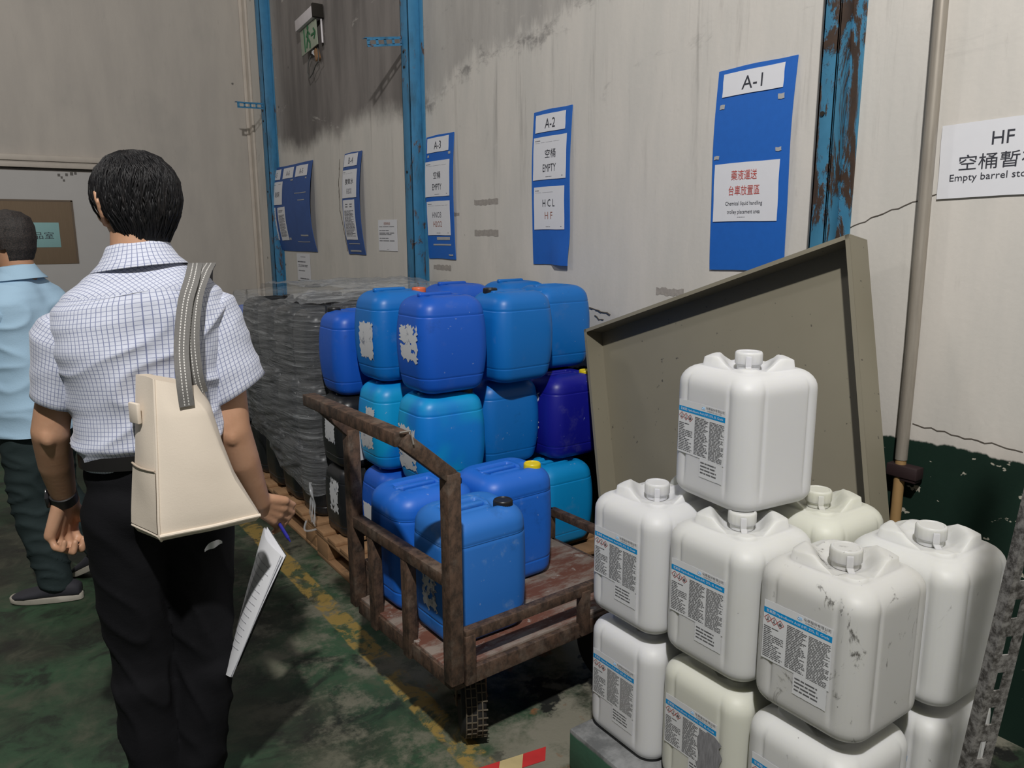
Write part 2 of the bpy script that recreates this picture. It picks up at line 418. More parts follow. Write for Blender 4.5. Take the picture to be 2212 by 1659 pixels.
# ------------------------------------------------------------------ grey pipe with clamp
n = NT('galvanised_pipe'); P = n.co('Object')
c = n.mix(n.noise(n.co('Object', scale=(8, 8, 0.8)), 5, 6, 0.7), (0.22, 0.19, 0.155), (0.48, 0.44, 0.38))
m_pipe = n.set(col=c, rough=0.45, metal=0.35)
t = thing('conduit_pipe', 'grey galvanised pipe running up the wall right of the rusty column', 'pipe', (2.385, 1.248, 0))
obj('pipe', MB().tube([(0, 0, 0.80), (0, 0.0, 1.2), (0.0, 0.012, 2.2), (0.0, 0.0, 5.0)], 0.0185, 18, True), m_pipe, t)
obj('lower_pipe', MB().tube([(0, 0, 0.0), (0, 0, 0.80)], 0.0165, 16), plain('ochre_pipe', (0.36, 0.22, 0.09), 0.6), t)
mb = MB().box((0.0, -0.015, 0.765), (0.045, 0.10, 0.04), bev=0.004).box((0.0, -0.035, 0.757), (0.036, 0.05, 0.045), bev=0.003)
obj('clamp', mb, plain('dark_red_clamp', (0.030, 0.016, 0.017), 0.6), t)
# ================================================================== SIGNS ON THE WALL
m_board = plain('blue_board', (0.012, 0.128, 0.52), 0.55, var=0.10, sc=40)
m_board_far = plain('blue_board_faded', (0.035, 0.10, 0.33), 0.6, var=0.2, sc=12)
m_paper = plain('white_paper', (0.74, 0.745, 0.78), 0.6, var=0.03)
m_ink = plain('black_ink', (0.035, 0.037, 0.05), 0.7)
m_ink_red = plain('red_ink', (0.52, 0.075, 0.06), 0.7)
m_ink_rust = plain('rust_red_ink', (0.36, 0.16, 0.12), 0.7)
m_ink_grey = plain('grey_ink', (0.16, 0.16, 0.18), 0.7)
m_tape = plain('grey_tape', (0.42, 0.42, 0.42), 0.5)

def wall_xf(yc, zc, tilt=0.0, bow=None):
    """sign space (u to the right, v up, w out of the wall), relative to the sign's root"""
    ct, st = cos(tilt), sin(tilt)
    def f(p):
        u, v, w_ = p[0]*ct-p[1]*st, p[0]*st+p[1]*ct, p[2]
        return Vector((-(w_+(bow(u, v) if bow else 0.0)), -u, v))
    return f
def sheet(x0, x1, y0, y1, w_, th=0.002, nu=6, nv=16, wob=0.0):
    mb = MB()
    def e(u, v, k): return (lerp(x0, x1, u)+wob*sin(9*v+k), lerp(y0, y1, v)+wob*sin(7*u+k), w_)
    mb.grid(lambda u, v: e(u, v, x0*9), nu, nv); b = len(mb.v)
    mb.grid(lambda u, v: (e(u, v, x0*9)[0], e(u, v, x0*9)[1], w_-th), nu, nv)
    N = nu+1
    edge = [i for i in range(N)]+[j*N+nu for j in range(1, nv+1)]+[nv*N+i for i in range(nu-1, -1, -1)]+[j*N for j in range(nv-1, 0, -1)]
    for a, c in zip(edge, edge[1:]+edge[:1]): mb.f.append((a, c, b+c, b+a))
    return mb
def at(mb, x, y, z, rot=0.0):
    c_, s_ = cos(rot), sin(rot)
    return mb.map(lambda p: (p[0]*c_-p[1]*s_+x, p[0]*s_+p[1]*c_+y, p[2]+z))
def fine_print(x0, x1, y0, y1, rows, z, ragged=0.35, h=0.45, rnd=None):
    r = rnd or random.Random(int(x0*1000)+rows); mb = MB(); step = (y1-y0)/rows
    for i in range(rows):
        y = y1-step*(i+0.5); xe = lerp(x0, x1, 1-ragged*r.random()**2); x = x0
        while x < xe:
            L = min(r.uniform(0.1, 0.45)*(x1-x0), xe-x)
            mb.add([(x, y-step*h/2, z), (x+L, y-step*h/2, z), (x+L, y+step*h/2, z), (x, y+step*h/2, z)], [(0, 1, 2, 3)])
            x += L+(x1-x0)*0.035
    return mb
def sign(name, label, cat, yl, yr, zb, zt, mat=None, group=None, bow=None, tilt=0.0, w0=0.003, th=0.004):
    yc, zc = (yl+yr)/2, (zb+zt)/2
    t = thing(name, label, cat, (WX, yc, zc), group=group)
    f = wall_xf(yc, zc, tilt, bow)
    if mat: obj('board', sheet(-(yl-yr)/2, (yl-yr)/2, zb-zc, zt-zc, w0+th, th, 6, 20, 0.002).map(f), mat, t)
    def U(y): return -(y-yc)
    def V(z): return z-zc
    return t, f, U, V
def paper(t, f, U, V, yl, yr, zb, zt, texts, w_=0.0105, prints=(), name='paper', rot=0.0):
    """texts: (string, centre fraction x, centre fraction y, width, height, material)"""
    x0, x1, y0, y1 = U(yl), U(yr), V(zb), V(zt); xc, yc = (x0+x1)/2, (y0+y1)/2
    mb = sheet(x0-xc, x1-xc, y0-yc, y1-yc, w_, 0.0012, 4, 8, 0.0008); p = obj(name, at(mb, xc, yc, 0, rot).map(f), m_paper, t)
    for s, fx, fy, wd, ht, m in texts:
        q = at(text_mb(s, 0.05, wd, ht), lerp(x0, x1, fx)-xc, lerp(y0, y1, fy)-yc, w_+0.0012)
        obj('lettering', at(q, xc, yc, 0, rot).map(f), m, p, smooth=False)
    for (a, b, c_, d_, rows) in prints:
        q = fine_print(lerp(x0, x1, a)-xc, lerp(x0, x1, b)-xc, lerp(y0, y1, c_)-yc, lerp(y0, y1, d_)-yc, rows, w_+0.0012)
        obj('fine_print', at(q, xc, yc, 0, rot).map(f), m_ink_grey, p, smooth=False)
    return p
def tabs(t, f, U, V, spots, name='tape_tab', mat=None):
    for (y, z, wd, ht) in spots:
        obj(name, sheet(U(y)-wd/2, U(y)+wd/2, V(z)-ht/2, V(z)+ht/2, 0.0095, 0.001, 2, 2, 0.001).map(f), mat or m_tape, t)
head = ((0.05, 0.24, 0.90, 0.935, 1), (0.05, 0.95, 0.866, 0.874, 1), (0.40, 0.60, 0.055, 0.075, 1), (0.88, 0.92, 0.05, 0.085, 1))

# A-1
t, f, U, V = sign('aisle_sign', 'tall blue board marked A-1 with red trolley notice, nearest the rusty column', 'sign', 2.10, 1.755, 1.375, 2.12, m_board, 'blue aisle boards', lambda u, v: 0.012*(1-(v/0.37)**2))
paper(t, f, U, V, 2.07, 1.80, 2.02, 2.103, [('A-1', 0.5, 0.48, 0.092, 0.046, m_ink)])
paper(t, f, U, V, 2.085, 1.79, 1.56, 1.775, [('藥液運送', 0.48, 0.79, 0.118, 0.036, m_ink_red), ('台車放置區', 0.49, 0.53, 0.142, 0.036, m_ink_red),
      ('Chemical liquid handling', 0.49, 0.30, 0.170, 0.019, m_ink), ('trolley placement area', 0.49, 0.155, 0.152, 0.019, m_ink)], prints=((0.40, 0.52, 0.065, 0.08, 1),))
tabs(t, f, U, V, [(2.067, 1.985, 0.022, 0.016), (1.805, 1.99, 0.026, 0.018), (2.08, 1.80, 0.024, 0.013), (1.80, 1.81, 0.024, 0.013)])
# A-2
t, f, U, V = sign('aisle_sign', 'blue board marked A-2 with an EMPTY paper and an HCL HF paper', 'sign', 3.29, 2.985, 1.36, 2.115, m_board, 'blue aisle boards', lambda u, v: 0.012*(1-(v/0.37)**2)+0.02*sstep(-0.2, -0.38, v)*(u > 0))
paper(t, f, U, V, 3.265, 3.025, 2.01, 2.095, [('A-2', 0.5, 0.47, 0.082, 0.046, m_ink)])
paper(t, f, U, V, 3.275, 3.01, 1.78, 1.987, [('空桶', 0.53, 0.60, 0.085, 0.042, m_ink), ('EMPTY', 0.51, 0.27, 0.105, 0.036, m_ink)], prints=head)
paper(t, f, U, V, 3.267, 3.02, 1.535, 1.745, [('H C L', 0.5, 0.62, 0.098, 0.036, m_ink), ('H F', 0.5, 0.33, 0.062, 0.034, m_ink_rust)], prints=head)
# A-3
t, f, U, V = sign('aisle_sign', 'blue board marked A-3, just right of the middle column', 'sign', 4.425, 4.09, 1.36, 2.105, m_board, 'blue aisle boards', lambda u, v: 0.014*(1-(v/0.37)**2))
paper(t, f, U, V, 4.405, 4.14, 2.005, 2.092, [('A-3', 0.5, 0.47, 0.085, 0.046, m_ink)])
paper(t, f, U, V, 4.425, 4.125, 1.74, 1.953, [('空桶', 0.5, 0.60, 0.085, 0.042, m_ink), ('EMPTY', 0.5, 0.27, 0.112, 0.036, m_ink)], prints=head)
paper(t, f, U, V, 4.41, 4.125, 1.505, 1.712, [('HNO3', 0.44, 0.60, 0.110, 0.034, m_ink_grey), ('H2O2', 0.46, 0.33, 0.105, 0.034, m_ink_rust)], prints=head)
tabs(t, f, U, V, [(4.39, 1.985, 0.02, 0.014), (4.13, 1.99, 0.025, 0.015), (4.22, 1.485, 0.16, 0.018), (4.24, 1.447, 0.22, 0.009), (4.14, 1.385, 0.05, 0.009)])
# B-4
bow4 = lambda u, v: 0.038*(1-(v/0.38)**2)
t, f, U, V = sign('aisle_sign', 'narrow blue board marked B-4, bowed off the wall left of the middle column', 'sign', 5.72, 5.405, 1.36, 2.11, m_board_far, 'blue aisle boards', bow4)
paper(t, f, U, V, 5.705, 5.46, 2.01, 2.10, [('B-4', 0.52, 0.47, 0.085, 0.046, m_ink_grey)])
paper(t, f, U, V, 5.71, 5.45, 1.78, 1.985, [('雙氧水', 0.5, 0.58, 0.15, 0.042, m_ink), ('H2O2', 0.5, 0.24, 0.09, 0.038, m_ink_grey)], prints=head[:2])
paper(t, f, U, V, 5.70, 5.49, 1.47, 1.765, [], prints=((0.08, 0.9, 0.08, 0.74, 22), (0.2, 0.42, 0.8, 0.92, 2), (0.58, 0.8, 0.8, 0.92, 2)))
tabs(t, f, U, V, [(5.57, 1.44, 0.2, 0.007), (5.57, 1.385, 0.2, 0.012)])
# wide far board
bow5 = lambda u, v: 0.050*(1-(v/0.38)**2)
t, f, U, V = sign('aisle_sign', 'wide faded blue board beside the corner column, three small papers along its top', 'sign', 7.46, 6.40, 1.36, 2.115, m_board_far, 'blue aisle boards', bow5)
for yl, yr, s in ((7.44, 7.17, 'A-5'), (7.10, 6.83, 'A-6'), (6.77, 6.48, 'A-5')):
    paper(t, f, U, V, yl, yr, 2.0, 2.092, [(s, 0.5, 0.47, 0.09, 0.044, m_ink_grey)])
paper(t, f, U, V, 7.35, 7.09, 1.775, 1.98, [('剝銅', 0.5, 0.45, 0.12, 0.05, m_ink_grey)], prints=((0.08, 0.3, 0.86, 0.9, 1), (0.6, 0.92, 0.88, 0.9, 1)))
paper(t, f, U, V, 7.45, 7.28, 1.455, 1.752, [], prints=((0.1, 0.9, 0.1, 0.9, 24),))
paper(t, f, U, V, 7.22, 7.02, 1.455, 1.752, [], prints=((0.1, 0.9, 0.1, 0.78, 20), (0.15, 0.85, 0.84, 0.92, 2)), rot=0.03)
tabs(t, f, U, V, [(6.62, 1.86, 0.28, 0.006), (6.60, 1.80, 0.16, 0.006), (6.60, 1.50, 0.18, 0.012), (6.65, 1.445, 0.30, 0.006), (6.98, 1.47, 0.05, 0.02), (6.85, 1.98, 0.06, 0.012), (6.50, 1.98, 0.03, 0.012)])
# notice left of the middle column
t, f, U, V = sign('wall_notice', 'white notice sheet with fine print, between B-4 board and the middle column', 'notice', 5.18, 4.88, 1.395, 1.61)
paper(t, f, U, V, 5.18, 4.88, 1.395, 1.61, [('危險物品', 0.48, 0.88, 0.10, 0.02, m_ink_rust)], w_=0.005, prints=((0.06, 0.94, 0.76, 0.80, 1), (0.06, 0.62, 0.63, 0.68, 1), (0.06, 0.96, 0.50, 0.60, 2), (0.06, 0.60, 0.38, 0.43, 1), (0.06, 0.94, 0.30, 0.35, 1), (0.45, 0.55, 0.04, 0.06, 1)))
t, f, U, V = sign('wall_notice', 'faded notice sheet low under the wide blue board by the corner', 'notice', 6.93, 6.60, 1.10, 1.34)
paper(t, f, U, V, 6.93, 6.60, 1.10, 1.34, [], w_=0.004, prints=((0.3, 0.7, 0.86, 0.90, 1), (0.06, 0.7, 0.66, 0.74, 1), (0.1, 0.9, 0.5, 0.6, 2), (0.1, 0.6, 0.34, 0.40, 1), (0.2, 0.9, 0.04, 0.12, 1)))
# HF storage sign at the right edge
t, f, U, V = sign('storage_sign', 'white HF sign for empty barrel storage, at the right edge of the photo', 'sign', 1.235, 0.845, 1.62, 1.832, None, tilt=0.02)
paper(t, f, U, V, 1.235, 0.845, 1.62, 1.832, [('HF', 0.44, 0.76, 0.058, 0.036, m_ink), ('空桶暫存區', 0.5, 0.47, 0.275, 0.044, m_ink), ('Empty barrel storage area', 0.5, 0.26, 0.322, 0.026, m_ink)], w_=0.006, name='sign_sheet')

# emergency exit light, knocked askew
t = thing('exit_sign', 'broken exit light with green running figure, hanging loose high on the wall', 'exit sign', (WX, 6.22, 3.10))
f = wall_xf(0, 0, 0.09)
m_ex = plain('exit_housing', (0.62, 0.58, 0.60), 0.35); m_exg = plain('exit_plate', (0.30, 0.34, 0.26), 0.3); m_exgreen = plain('exit_green', (0.015, 0.14, 0.05), 0.5)
obj('housing', MB().box((0.0, 0.065, 0.05), (0.40, 0.085, 0.075), bev=0.006).map(f), m_ex, t)
obj('end_cap', MB().box((0.205, 0.065, 0.05), (0.03, 0.10, 0.085), bev=0.004).map(f), m_dark_gap, t)
pl = obj('plate', MB().box((0.0, -0.075, 0.055), (0.35, 0.19, 0.008), bev=0.002).map(f), m_exg, t)
mb = MB()
mb.ellipsoid((0.0, 0.0, 0.062), (0.018, 0.018, 0.003), 12, 6)
mb.bar((0.0, -0.02, 0.062), (-0.015, -0.075, 0.062), 0.028, 0.004).bar((-0.015, -0.07, 0.062), (0.03, -0.12, 0.062), 0.018, 0.004).bar((0.03, -0.12, 0.062), (0.02, -0.16, 0.062), 0.016, 0.004)
mb.bar((-0.015, -0.075, 0.062), (-0.05, -0.14, 0.062), 0.018, 0.004).bar((0.0, -0.03, 0.062), (0.04, -0.06, 0.062), 0.013, 0.004).bar((0.0, -0.03, 0.062), (-0.04, -0.06, 0.062), 0.013, 0.004)
mb.box((-0.085, -0.075, 0.061), (0.012, 0.17, 0.004))
mb.bar((0.06, -0.075, 0.062), (0.15, -0.075, 0.062), 0.016, 0.004).bar((0.115, -0.035, 0.062), (0.152, -0.075, 0.062), 0.016, 0.004).bar((0.115, -0.115, 0.062), (0.152, -0.075, 0.062), 0.016, 0.004)
obj('pictogram', mb.map(f), m_exgreen, pl, smooth=False)
obj('battery', MB().box((0.08, -0.22, 0.03), (0.05, 0.09, 0.03), Matrix.Rotation(0.4, 3, 'Z'), 0.004).map(f), plain('battery_wrap', (0.28, 0.15, 0.07), 0.6), t)
obj('inner_card', MB().box((0.03, -0.19, 0.04), (0.07, 0.035, 0.004), Matrix.Rotation(-0.5, 3, 'Z'), 0.001).map(f), m_paper, t)
obj('cable', MB().tube([f(p) for p in ((0.10, -0.15, 0.03), (0.13, -0.24, 0.04), (0.14, -0.29, 0.05), (0.08, -0.30, 0.05), (0.0, -0.345, 0.05), (-0.07, -0.36, 0.05), (-0.10, -0.31, 0.05), (-0.07, -0.24, 0.05), (-0.03, -0.20, 0.04))], 0.005, 8), plain('cable_grey', (0.09, 0.09, 0.085), 0.6), t)
obj('mount_rod', MB().tube([f((0.19, 0.03, 0.02)), f((0.185, -0.16, 0.02))], 0.008, 8), m_ex, t)

# cardboard on the door with a pale blue room notice
t = thing('cardboard_notice', 'brown cardboard sheet taped on the door with a pale cyan room notice', 'notice', (0.30, BY-0.025, 1.53))
n = NT('cardboard'); c = n.mix(n.noise(n.co('Object', scale=(30, 1, 1.5)), 4, 4), (0.185, 0.13, 0.082), (0.235, 0.170, 0.110)); m_card = n.set(col=c, rough=0.85)
obj('backing', MB().box((-0.05, 0, 0.005), (1.06, 0.006, 0.555), bev=0.002), m_card, t)
mb = MB()
for sx0, sx1, sy0, sy1 in ((-.58, .48, .272, .286), (.466, .482, -.27, .28)): mb.box(((sx0+sx1)/2, -0.004, (sy0+sy1)/2), (sx1-sx0, 0.002, sy1-sy0))
obj('edge_tape', mb, plain('brown_tape', (0.13, 0.09, 0.055), 0.5), t, smooth=False)
p = obj('paper', MB().box((0.205, -0.005, -0.017), (0.30, 0.002, 0.215), bev=0.0006), plain('cyan_paper', (0.28, 0.50, 0.50), 0.7, var=0.04), t)
q = text_mb('藥品室', 0.06, 0.235, 0.062).map(lambda p: (p[0]+0.19, -0.0065, p[1]-0.022)); obj('lettering', q, m_ink, p, smooth=False)
# ================================================================== JERRYCANS
def rrect(a, b, r, nc=8, ns=5, fr=None):
    fr = fr or [k/ns for k in range(1, ns)]
    pts = []
    for cx, cy, a0 in ((a-r, b-r, 0), (-a+r, b-r, 90), (-a+r, -b+r, 180), (a-r, -b+r, 270)):
        for k in range(nc+1):
            an = radians(a0+90*k/nc); pts.append((cx+r*cos(an), cy+r*sin(an)))
        # straight side to the next corner
        nx, ny, na = {0: (-a+r, b-r, 90), 90: (-a+r, -b+r, 180), 180: (a-r, -b+r, 270), 270: (a-r, b-r, 0)}[a0]
        q0 = pts[-1]; q1 = (nx+r*cos(radians(na)), ny+r*sin(radians(na)))
        for k in fr: pts.append((lerp(q0[0], q1[0], k), lerp(q0[1], q1[1], k)))
    return pts
FRW = [.015, .032, .05, .07, .095, .13, .3, .5, .7, .87, .905, .93, .95, .968, .985]
def can_mesh(name, mat, a, b, h, r, taper, rb, rt, top, pexp=2.6, groove=None, ridge=0.0, nr=20, lean=0.0):
    def s(z): return 1-taper*abs(2*z/h-1)**pexp
    zs = []
    for k in range(6): an = pi/2*k/6; zs.append((rb*(1-cos(pi/2*k/6)) if False else rb-rb*cos(an), rb-rb*sin(an)))
    zs = [(rb*(1-sin(pi/2*k/6)), rb*(1-cos(pi/2*k/6))) for k in range(6)]       # (inset, z)
    m = 22
    for k in range(m+1):
        z = lerp(rb, h-rt, k/m); ins = 0.0
        zs.append((ins, z))
    if groove:
        for g in groove:
            zs += [(0.0, g-0.004), (0.0015, g-0.0012), (0.0015, g+0.0012), (0.0, g+0.004)]
    zs.sort(key=lambda p: p[1])
    zs += [(rt*(1-cos(pi/2*k/7)), h-rt+rt*sin(pi/2*k/7)) for k in range(1, 8)]
    mb = MB(); rings = []
    for ins, z in zs:
        k = s(z); aa, bb = a*k-ins, b*k-ins; rr = max(0.012, min(r*k-ins*0.6, aa*0.98, bb*0.98))
        ring = rrect(aa, bb, rr, 8, 5, FRW if ridge else None)
        if ridge:
            ff = sstep(0.02, 0.07, z)*sstep(h-0.005, h-0.06, z); out = []
            for (x, y) in ring:
                px, py = x/aa, y/bb; t = abs(px)-abs(py)          # 0 on the diagonal
                near = min(abs(px), abs(py)); dd = (near-(1-1.10*r/a))*a
                g1 = exp(-(dd/0.0055)**2)*ridge
                out.append((x*(1-g1/a*ff), y*(1-g1/b*ff)))
            ring = out
        rings.append([(x, y, z+ (0)) for x, y in ring])
    # close the underside
    b0 = rings[0]; rings = [[(x*q, y*q, dz) for x, y, z in b0] for q, dz in ((0.02, 0.022), (0.45, 0.022), (0.62, 0.004), (0.9, 0.001))]+rings
    tr = rings[-1]; ztop = h
    for j in range(1, nr+1):
        q = 1-j/nr if j < nr else 0.012
        rings.append([(x*q, y*q, ztop+top(x*q, y*q)*1.0) for x, y, z in tr])
    mb.loft(rings, True)
    mb.map(lambda p: p+Vector((0, 0, 0)))
    return mesh_of(name, mb, mat, True, 180)
def cap_mesh(name, mat, r, h, ribs=40):
    mb = MB(); n = ribs*2; rings = []
    for rr, z, rib in ((0.001, 0, 0), (r*0.96, 0, 0), (r, h*0.06, 1), (r, h*0.80, 1), (r*0.97, h*0.92, 0.3), (r*0.90, h, 0), (r*0.80, h, 0), (r*0.76, h-0.002, 0), (0.001, h-0.002, 0)):
        rings.append([((rr-(0.0013*rib if k % 2 else 0))*cos(2*pi*k/n), (rr-(0.0013*rib if k % 2 else 0))*sin(2*pi*k/n), z) for k in range(n)])
    mb.loft(rings, True); return mesh_of(name, mb, mat, True, 35)

def plastic(name, col, rough=0.42, scuff=0.35, scol=None, sc=1.0, pale=None):
    n = NT(name); P = n.co('Object', rnd=True)
    f = n.ss(0.56, 0.74, n.noise(P, 9*sc, 7, 0.7)); fine = n.noise(n.co('Object', scale=(1, 1, 0.5), rnd=True), 60, 3, 0.6)
    scol = scol or tuple(min(1, c*0.75+0.07) for c in col)
    c = n.mix(n.mth('MULTIPLY', f, scuff), col, scol)
    c = n.mix(n.mth('MULTIPLY', n.ss(0.60, 0.7, n.noise(P, 4*sc, 6, 0.75)), 0.3), c, tuple(k*0.45 for k in col))
    if pale: c = n.mix(n.ss(0.45, 0.62, n.noise(P, 3.2, 2)), c, pale)
    sp = n.ss(0.70, 0.74, n.noise(P, 48, 3, 0.6)); c = n.mix(n.mth('MULTIPLY', sp, 0.35), c, (0.35, 0.45, 0.62))
    n.bump(n.mth('MULTIPLY_ADD', fine, 0.25, n.mth('MULTIPLY', n.noise(P, 14, 3), 0.75)), 0.10, 0.004)
    return n.set(col=c, rough=n.mth('MULTIPLY_ADD', f, 0.25, rough), spec=0.5)
BLUES = {'royal': plastic('royal_blue_plastic', (0.008, 0.098, 0.52)), 'mid': plastic('mid_blue_plastic', (0.004, 0.155, 0.52)), 'bright': plastic('bright_blue_plastic', (0.003, 0.20, 0.66), pale=(0.003, 0.33, 0.66)),
         'navy': plastic('navy_plastic', (0.008, 0.010, 0.27)), 'dusty': plastic('dusty_blue_plastic', (0.010, 0.115, 0.44), 0.5, 0.7), 'trolley': plastic('scuffed_blue_plastic', (0.012, 0.135, 0.60), 0.45, 0.75, (0.11, 0.24, 0.60)),
         'trolley_light': plastic('worn_light_blue_plastic', (0.022, 0.165, 0.56), 0.5, 0.85, (0.15, 0.29, 0.55)), 'cyan': plastic('cyan_plastic', (0.004, 0.27, 0.62)), 'black': plastic('black_plastic', (0.012, 0.013, 0.015), 0.35, 0.25, (0.05, 0.05, 0.055))}
m_cap_black = plain('black_cap', (0.012, 0.012, 0.013), 0.4); m_cap_yellow = plain('yellow_cap', (0.80, 0.62, 0.01), 0.4); m_cap_orange = plain('orange_cap', (0.75, 0.16, 0.06), 0.4)
def blue_top(x, y, d=0.026):
    e = 0.012
    ix = sstep(-0.105, -0.105+e, x)*sstep(0.045, 0.045-e, x); iy = sstep(-0.045, -0.045+e, y)*sstep(0.035, 0.035-e, y)
    rim = 0.003*sstep(-0.118, -0.110, x)*sstep(0.058, 0.050, x)*sstep(-0.057, -0.05, y)*sstep(0.047, 0.040, y)
    capwell = -0.012*(1-sstep(0.034, 0.05, hypot(x-0.085, y+0.055)))
    return -d*ix*iy+rim+capwell-0.006*sstep(0.09, 0.13, abs(x))
BCAN = {}
def blue_can(loc, colour, label, rotz=0.0, cap='black', kind='stack', group='blue jerrycans stacked on the pallet', stickers=(), raised=False, showcap=True):
    a, b, h = {'stack': (0.157, 0.130, 0.374), 'trolley': (0.150, 0.124, 0.385), 'drum': (0.146, 0.132, 0.332)}[kind]
    key = (kind, colour)
    if key not in BCAN:
        tp = {'stack': 0.16, 'trolley': 0.06, 'drum': 0.10}[kind]
        BCAN[key] = can_mesh('jerrycan_body', BLUES[colour], a, b, h, 0.066, tp, 0.032, 0.050, blue_top, 2.2, (h*0.80, h*0.17))
        BCAN[kind, 'handle', colour] = None
        mb = MB().bar((-0.103, -0.005, h-0.006), (0.043, -0.005, h-0.006), 0.024, 0.018, bev=0.006); BCAN[kind, 'handle', colour] = mesh_of('handle', mb, BLUES[colour], True, 60)
    t = thing('jerrycan', label, 'jerrycan', loc, rotz, group)
    inst('body', BCAN[key], t); inst('handle', BCAN[kind, 'handle', colour], t, (0, 0, 0.009 if raised else 0))
    ck = ('cap', cap)
    if ck not in BCAN: BCAN[ck] = cap_mesh('cap', {'black': m_cap_black, 'yellow': m_cap_yellow, 'orange': m_cap_orange}[cap], 0.030, 0.030, 26)
    if showcap: inst('cap', BCAN[ck], t, (0.085, -0.055, h-0.020))
    for st in stickers: sticker(t, a, b, h, {'stack': 0.16, 'trolley': 0.06, 'drum': 0.10}[kind], *st)
    return t
n = NT('torn_label'); P = n.co('Object', rnd=True)
c = n.mix(n.ss(0.55, 0.68, n.noise(P, 22, 6, 0.75)), (0.60, 0.61, 0.63), (0.16, 0.18, 0.24)); m_sticker = n.set(col=c, rough=0.7)
m_sticker_clean = plain('plain_label', (0.66, 0.67, 0.70), 0.6)
def sticker(t, a, b, h, tp, face, s0, s1, z0, z1, torn=0.006, mat=None, holes=0.0):
    """face '-x' or '-y'; s along the face to the right as seen from outside"""
    nu, nv = 14, 18; rr = random.Random(int((s0+z0+a)*9999)); mb = MB(); jl = [rr.uniform(-1, 1)*torn for _ in range(nv+1)]; jr = [rr.uniform(-1, 1)*torn for _ in range(nv+1)]
    jt = [rr.uniform(-1, 1)*torn for _ in range(nu+1)]; jb = [rr.uniform(-1, 1)*torn for _ in range(nu+1)]
    def P(i, j):
        u, v = i/nu, j/nv; s = lerp(s0+jl[j], s1+jr[j], u); z = lerp(z0+jb[i], z1+jt[i], v)
        k = 1-tp*abs(2*z/h-1)**2.2
        return (-a*k-0.0012, -s, z) if face == '-x' else (s, -b*k-0.0012, z)
    mb.v = [P(i, j) for j in range(nv+1) for i in range(nu+1)]
    off = Vector((rr.random()*50, rr.random()*50, 0))
    for j in range(nv):
        for i in range(nu):
            if holes and mnoise.noise(Vector((i*0.35, j*0.3, 0))+off) > 0.42-holes: continue
            q = j*(nu+1)+i; mb.f.append((q, q+1, q+nu+2, q+nu+1))
    return obj('sticker', mb, mat or m_sticker, t)

# ------------------------------------------------------------------ pallets
n = NT('pallet_wood'); P = n.co('Object', scale=(1, 1, 1), rnd=True)
c = n.mix(n.noise(n.co('Object', scale=(14, 1.2, 14), rnd=True), 3, 6, 0.65), (0.20, 0.105, 0.045), (0.40, 0.235, 0.12))
c = n.mix(n.ss(0.55, 0.75, n.noise(P, 5, 5, 0.7)), c, (0.07, 0.045, 0.028)); m_wood = n.set(col=c, rough=0.8)
def pallet(x0, y0, lx, ly, label):
    t = thing('wooden_pallet', label, 'pallet', (x0, y0, 0), group='wooden pallets by the wall')
    hb = 0.018; H_ = 0.14
    for i in range(7):
        yy = lerp(0.05, ly-0.05, i/6); obj('deck_board', MB().box((lx/2, yy, H_-hb/2), (lx, 0.095, hb), bev=0.003), m_wood, t)
    for i in range(3):
        xx = lerp(0.05, lx-0.05, i/2)
        obj('stringer', MB().box((xx, ly/2, H_-hb-0.009), (0.095, ly, 0.018), bev=0.003), m_wood, t)
        obj('bottom_board', MB().box((xx, ly/2, 0.009), (0.095, ly, 0.018), bev=0.003), m_wood, t)
        for j in range(3):
            yy = lerp(0.07, ly-0.07, j/2); obj('block', MB().box((xx, yy, 0.061), (0.095, 0.14, 0.086), bev=0.004), m_wood, t)
    return t
pallet(1.20, 2.42, 1.10, 0.98, 'wooden pallet under the blue jerrycans, beside the trolley')
pallet(1.21, 3.44, 1.10, 1.17, 'wooden pallet under the film-wrapped black drums')

# ------------------------------------------------------------------ the blue stack: columns of three on the pallet
PZ = 0.14; LH = 0.385
def col_z(k): return PZ+k*LH
# front row, first column (C)
blue_can((1.488, 2.645, col_z(2)), 'royal', 'royal blue jerrycan with torn white label, top of the stack nearest the trolley handle', 0.02, stickers=(('-x', -0.05, 0.085, 0.13, 0.265, 0.010, None, 0.02),), raised=True, showcap=False)
blue_can((1.486, 2.66, col_z(1)), 'bright', 'bright blue jerrycan with torn label, directly under the royal blue one', 0.0, stickers=(('-x', -0.07, 0.07, 0.07, 0.245, 0.008, None, 0.02),))
blue_can((1.486, 2.66, col_z(0)), 'mid', 'mid blue jerrycan at the bottom, behind the jerrycans on the trolley', 0.0)
# second column (D)
blue_can((1.835, 2.665, col_z(2)), 'mid', 'blue jerrycan with black cap up front left, right of the torn-label royal blue one', 0.08, showcap=False)
blue_can((1.84, 2.77, col_z(1)), 'mid', 'plain mid blue jerrycan in the middle layer, left of the navy one', 0.0)
blue_can((1.775, 2.905, col_z(0)), 'royal', 'royal blue jerrycan at the bottom, behind the yellow-capped one', 0.0)
for o in D.objects:
    if o.get('label', '').startswith('blue jerrycan with black cap up front'): inst('cap', BCAN['cap', 'black'], o, (-0.085, 0.03, 0.356)); 
# third column (E)
blue_can((2.18, 2.83, col_z(2)), 'mid', 'blue jerrycan at the right top of the stack, against the wall above the tray rim', 0.0, showcap=False)
blue_can((2.14, 2.69, col_z(1)), 'navy', 'dark navy jerrycan with white lettering on its side', 0.0, 'yellow', stickers=(('-x', -0.06, 0.02, 0.10, 0.29, 0.012, m_sticker_clean, 0.30),))
blue_can((2.055, 2.645, col_z(0)), 'cyan', 'cyan jerrycan at the bottom right of the stack, left of the tray', 0.0, showcap=False)
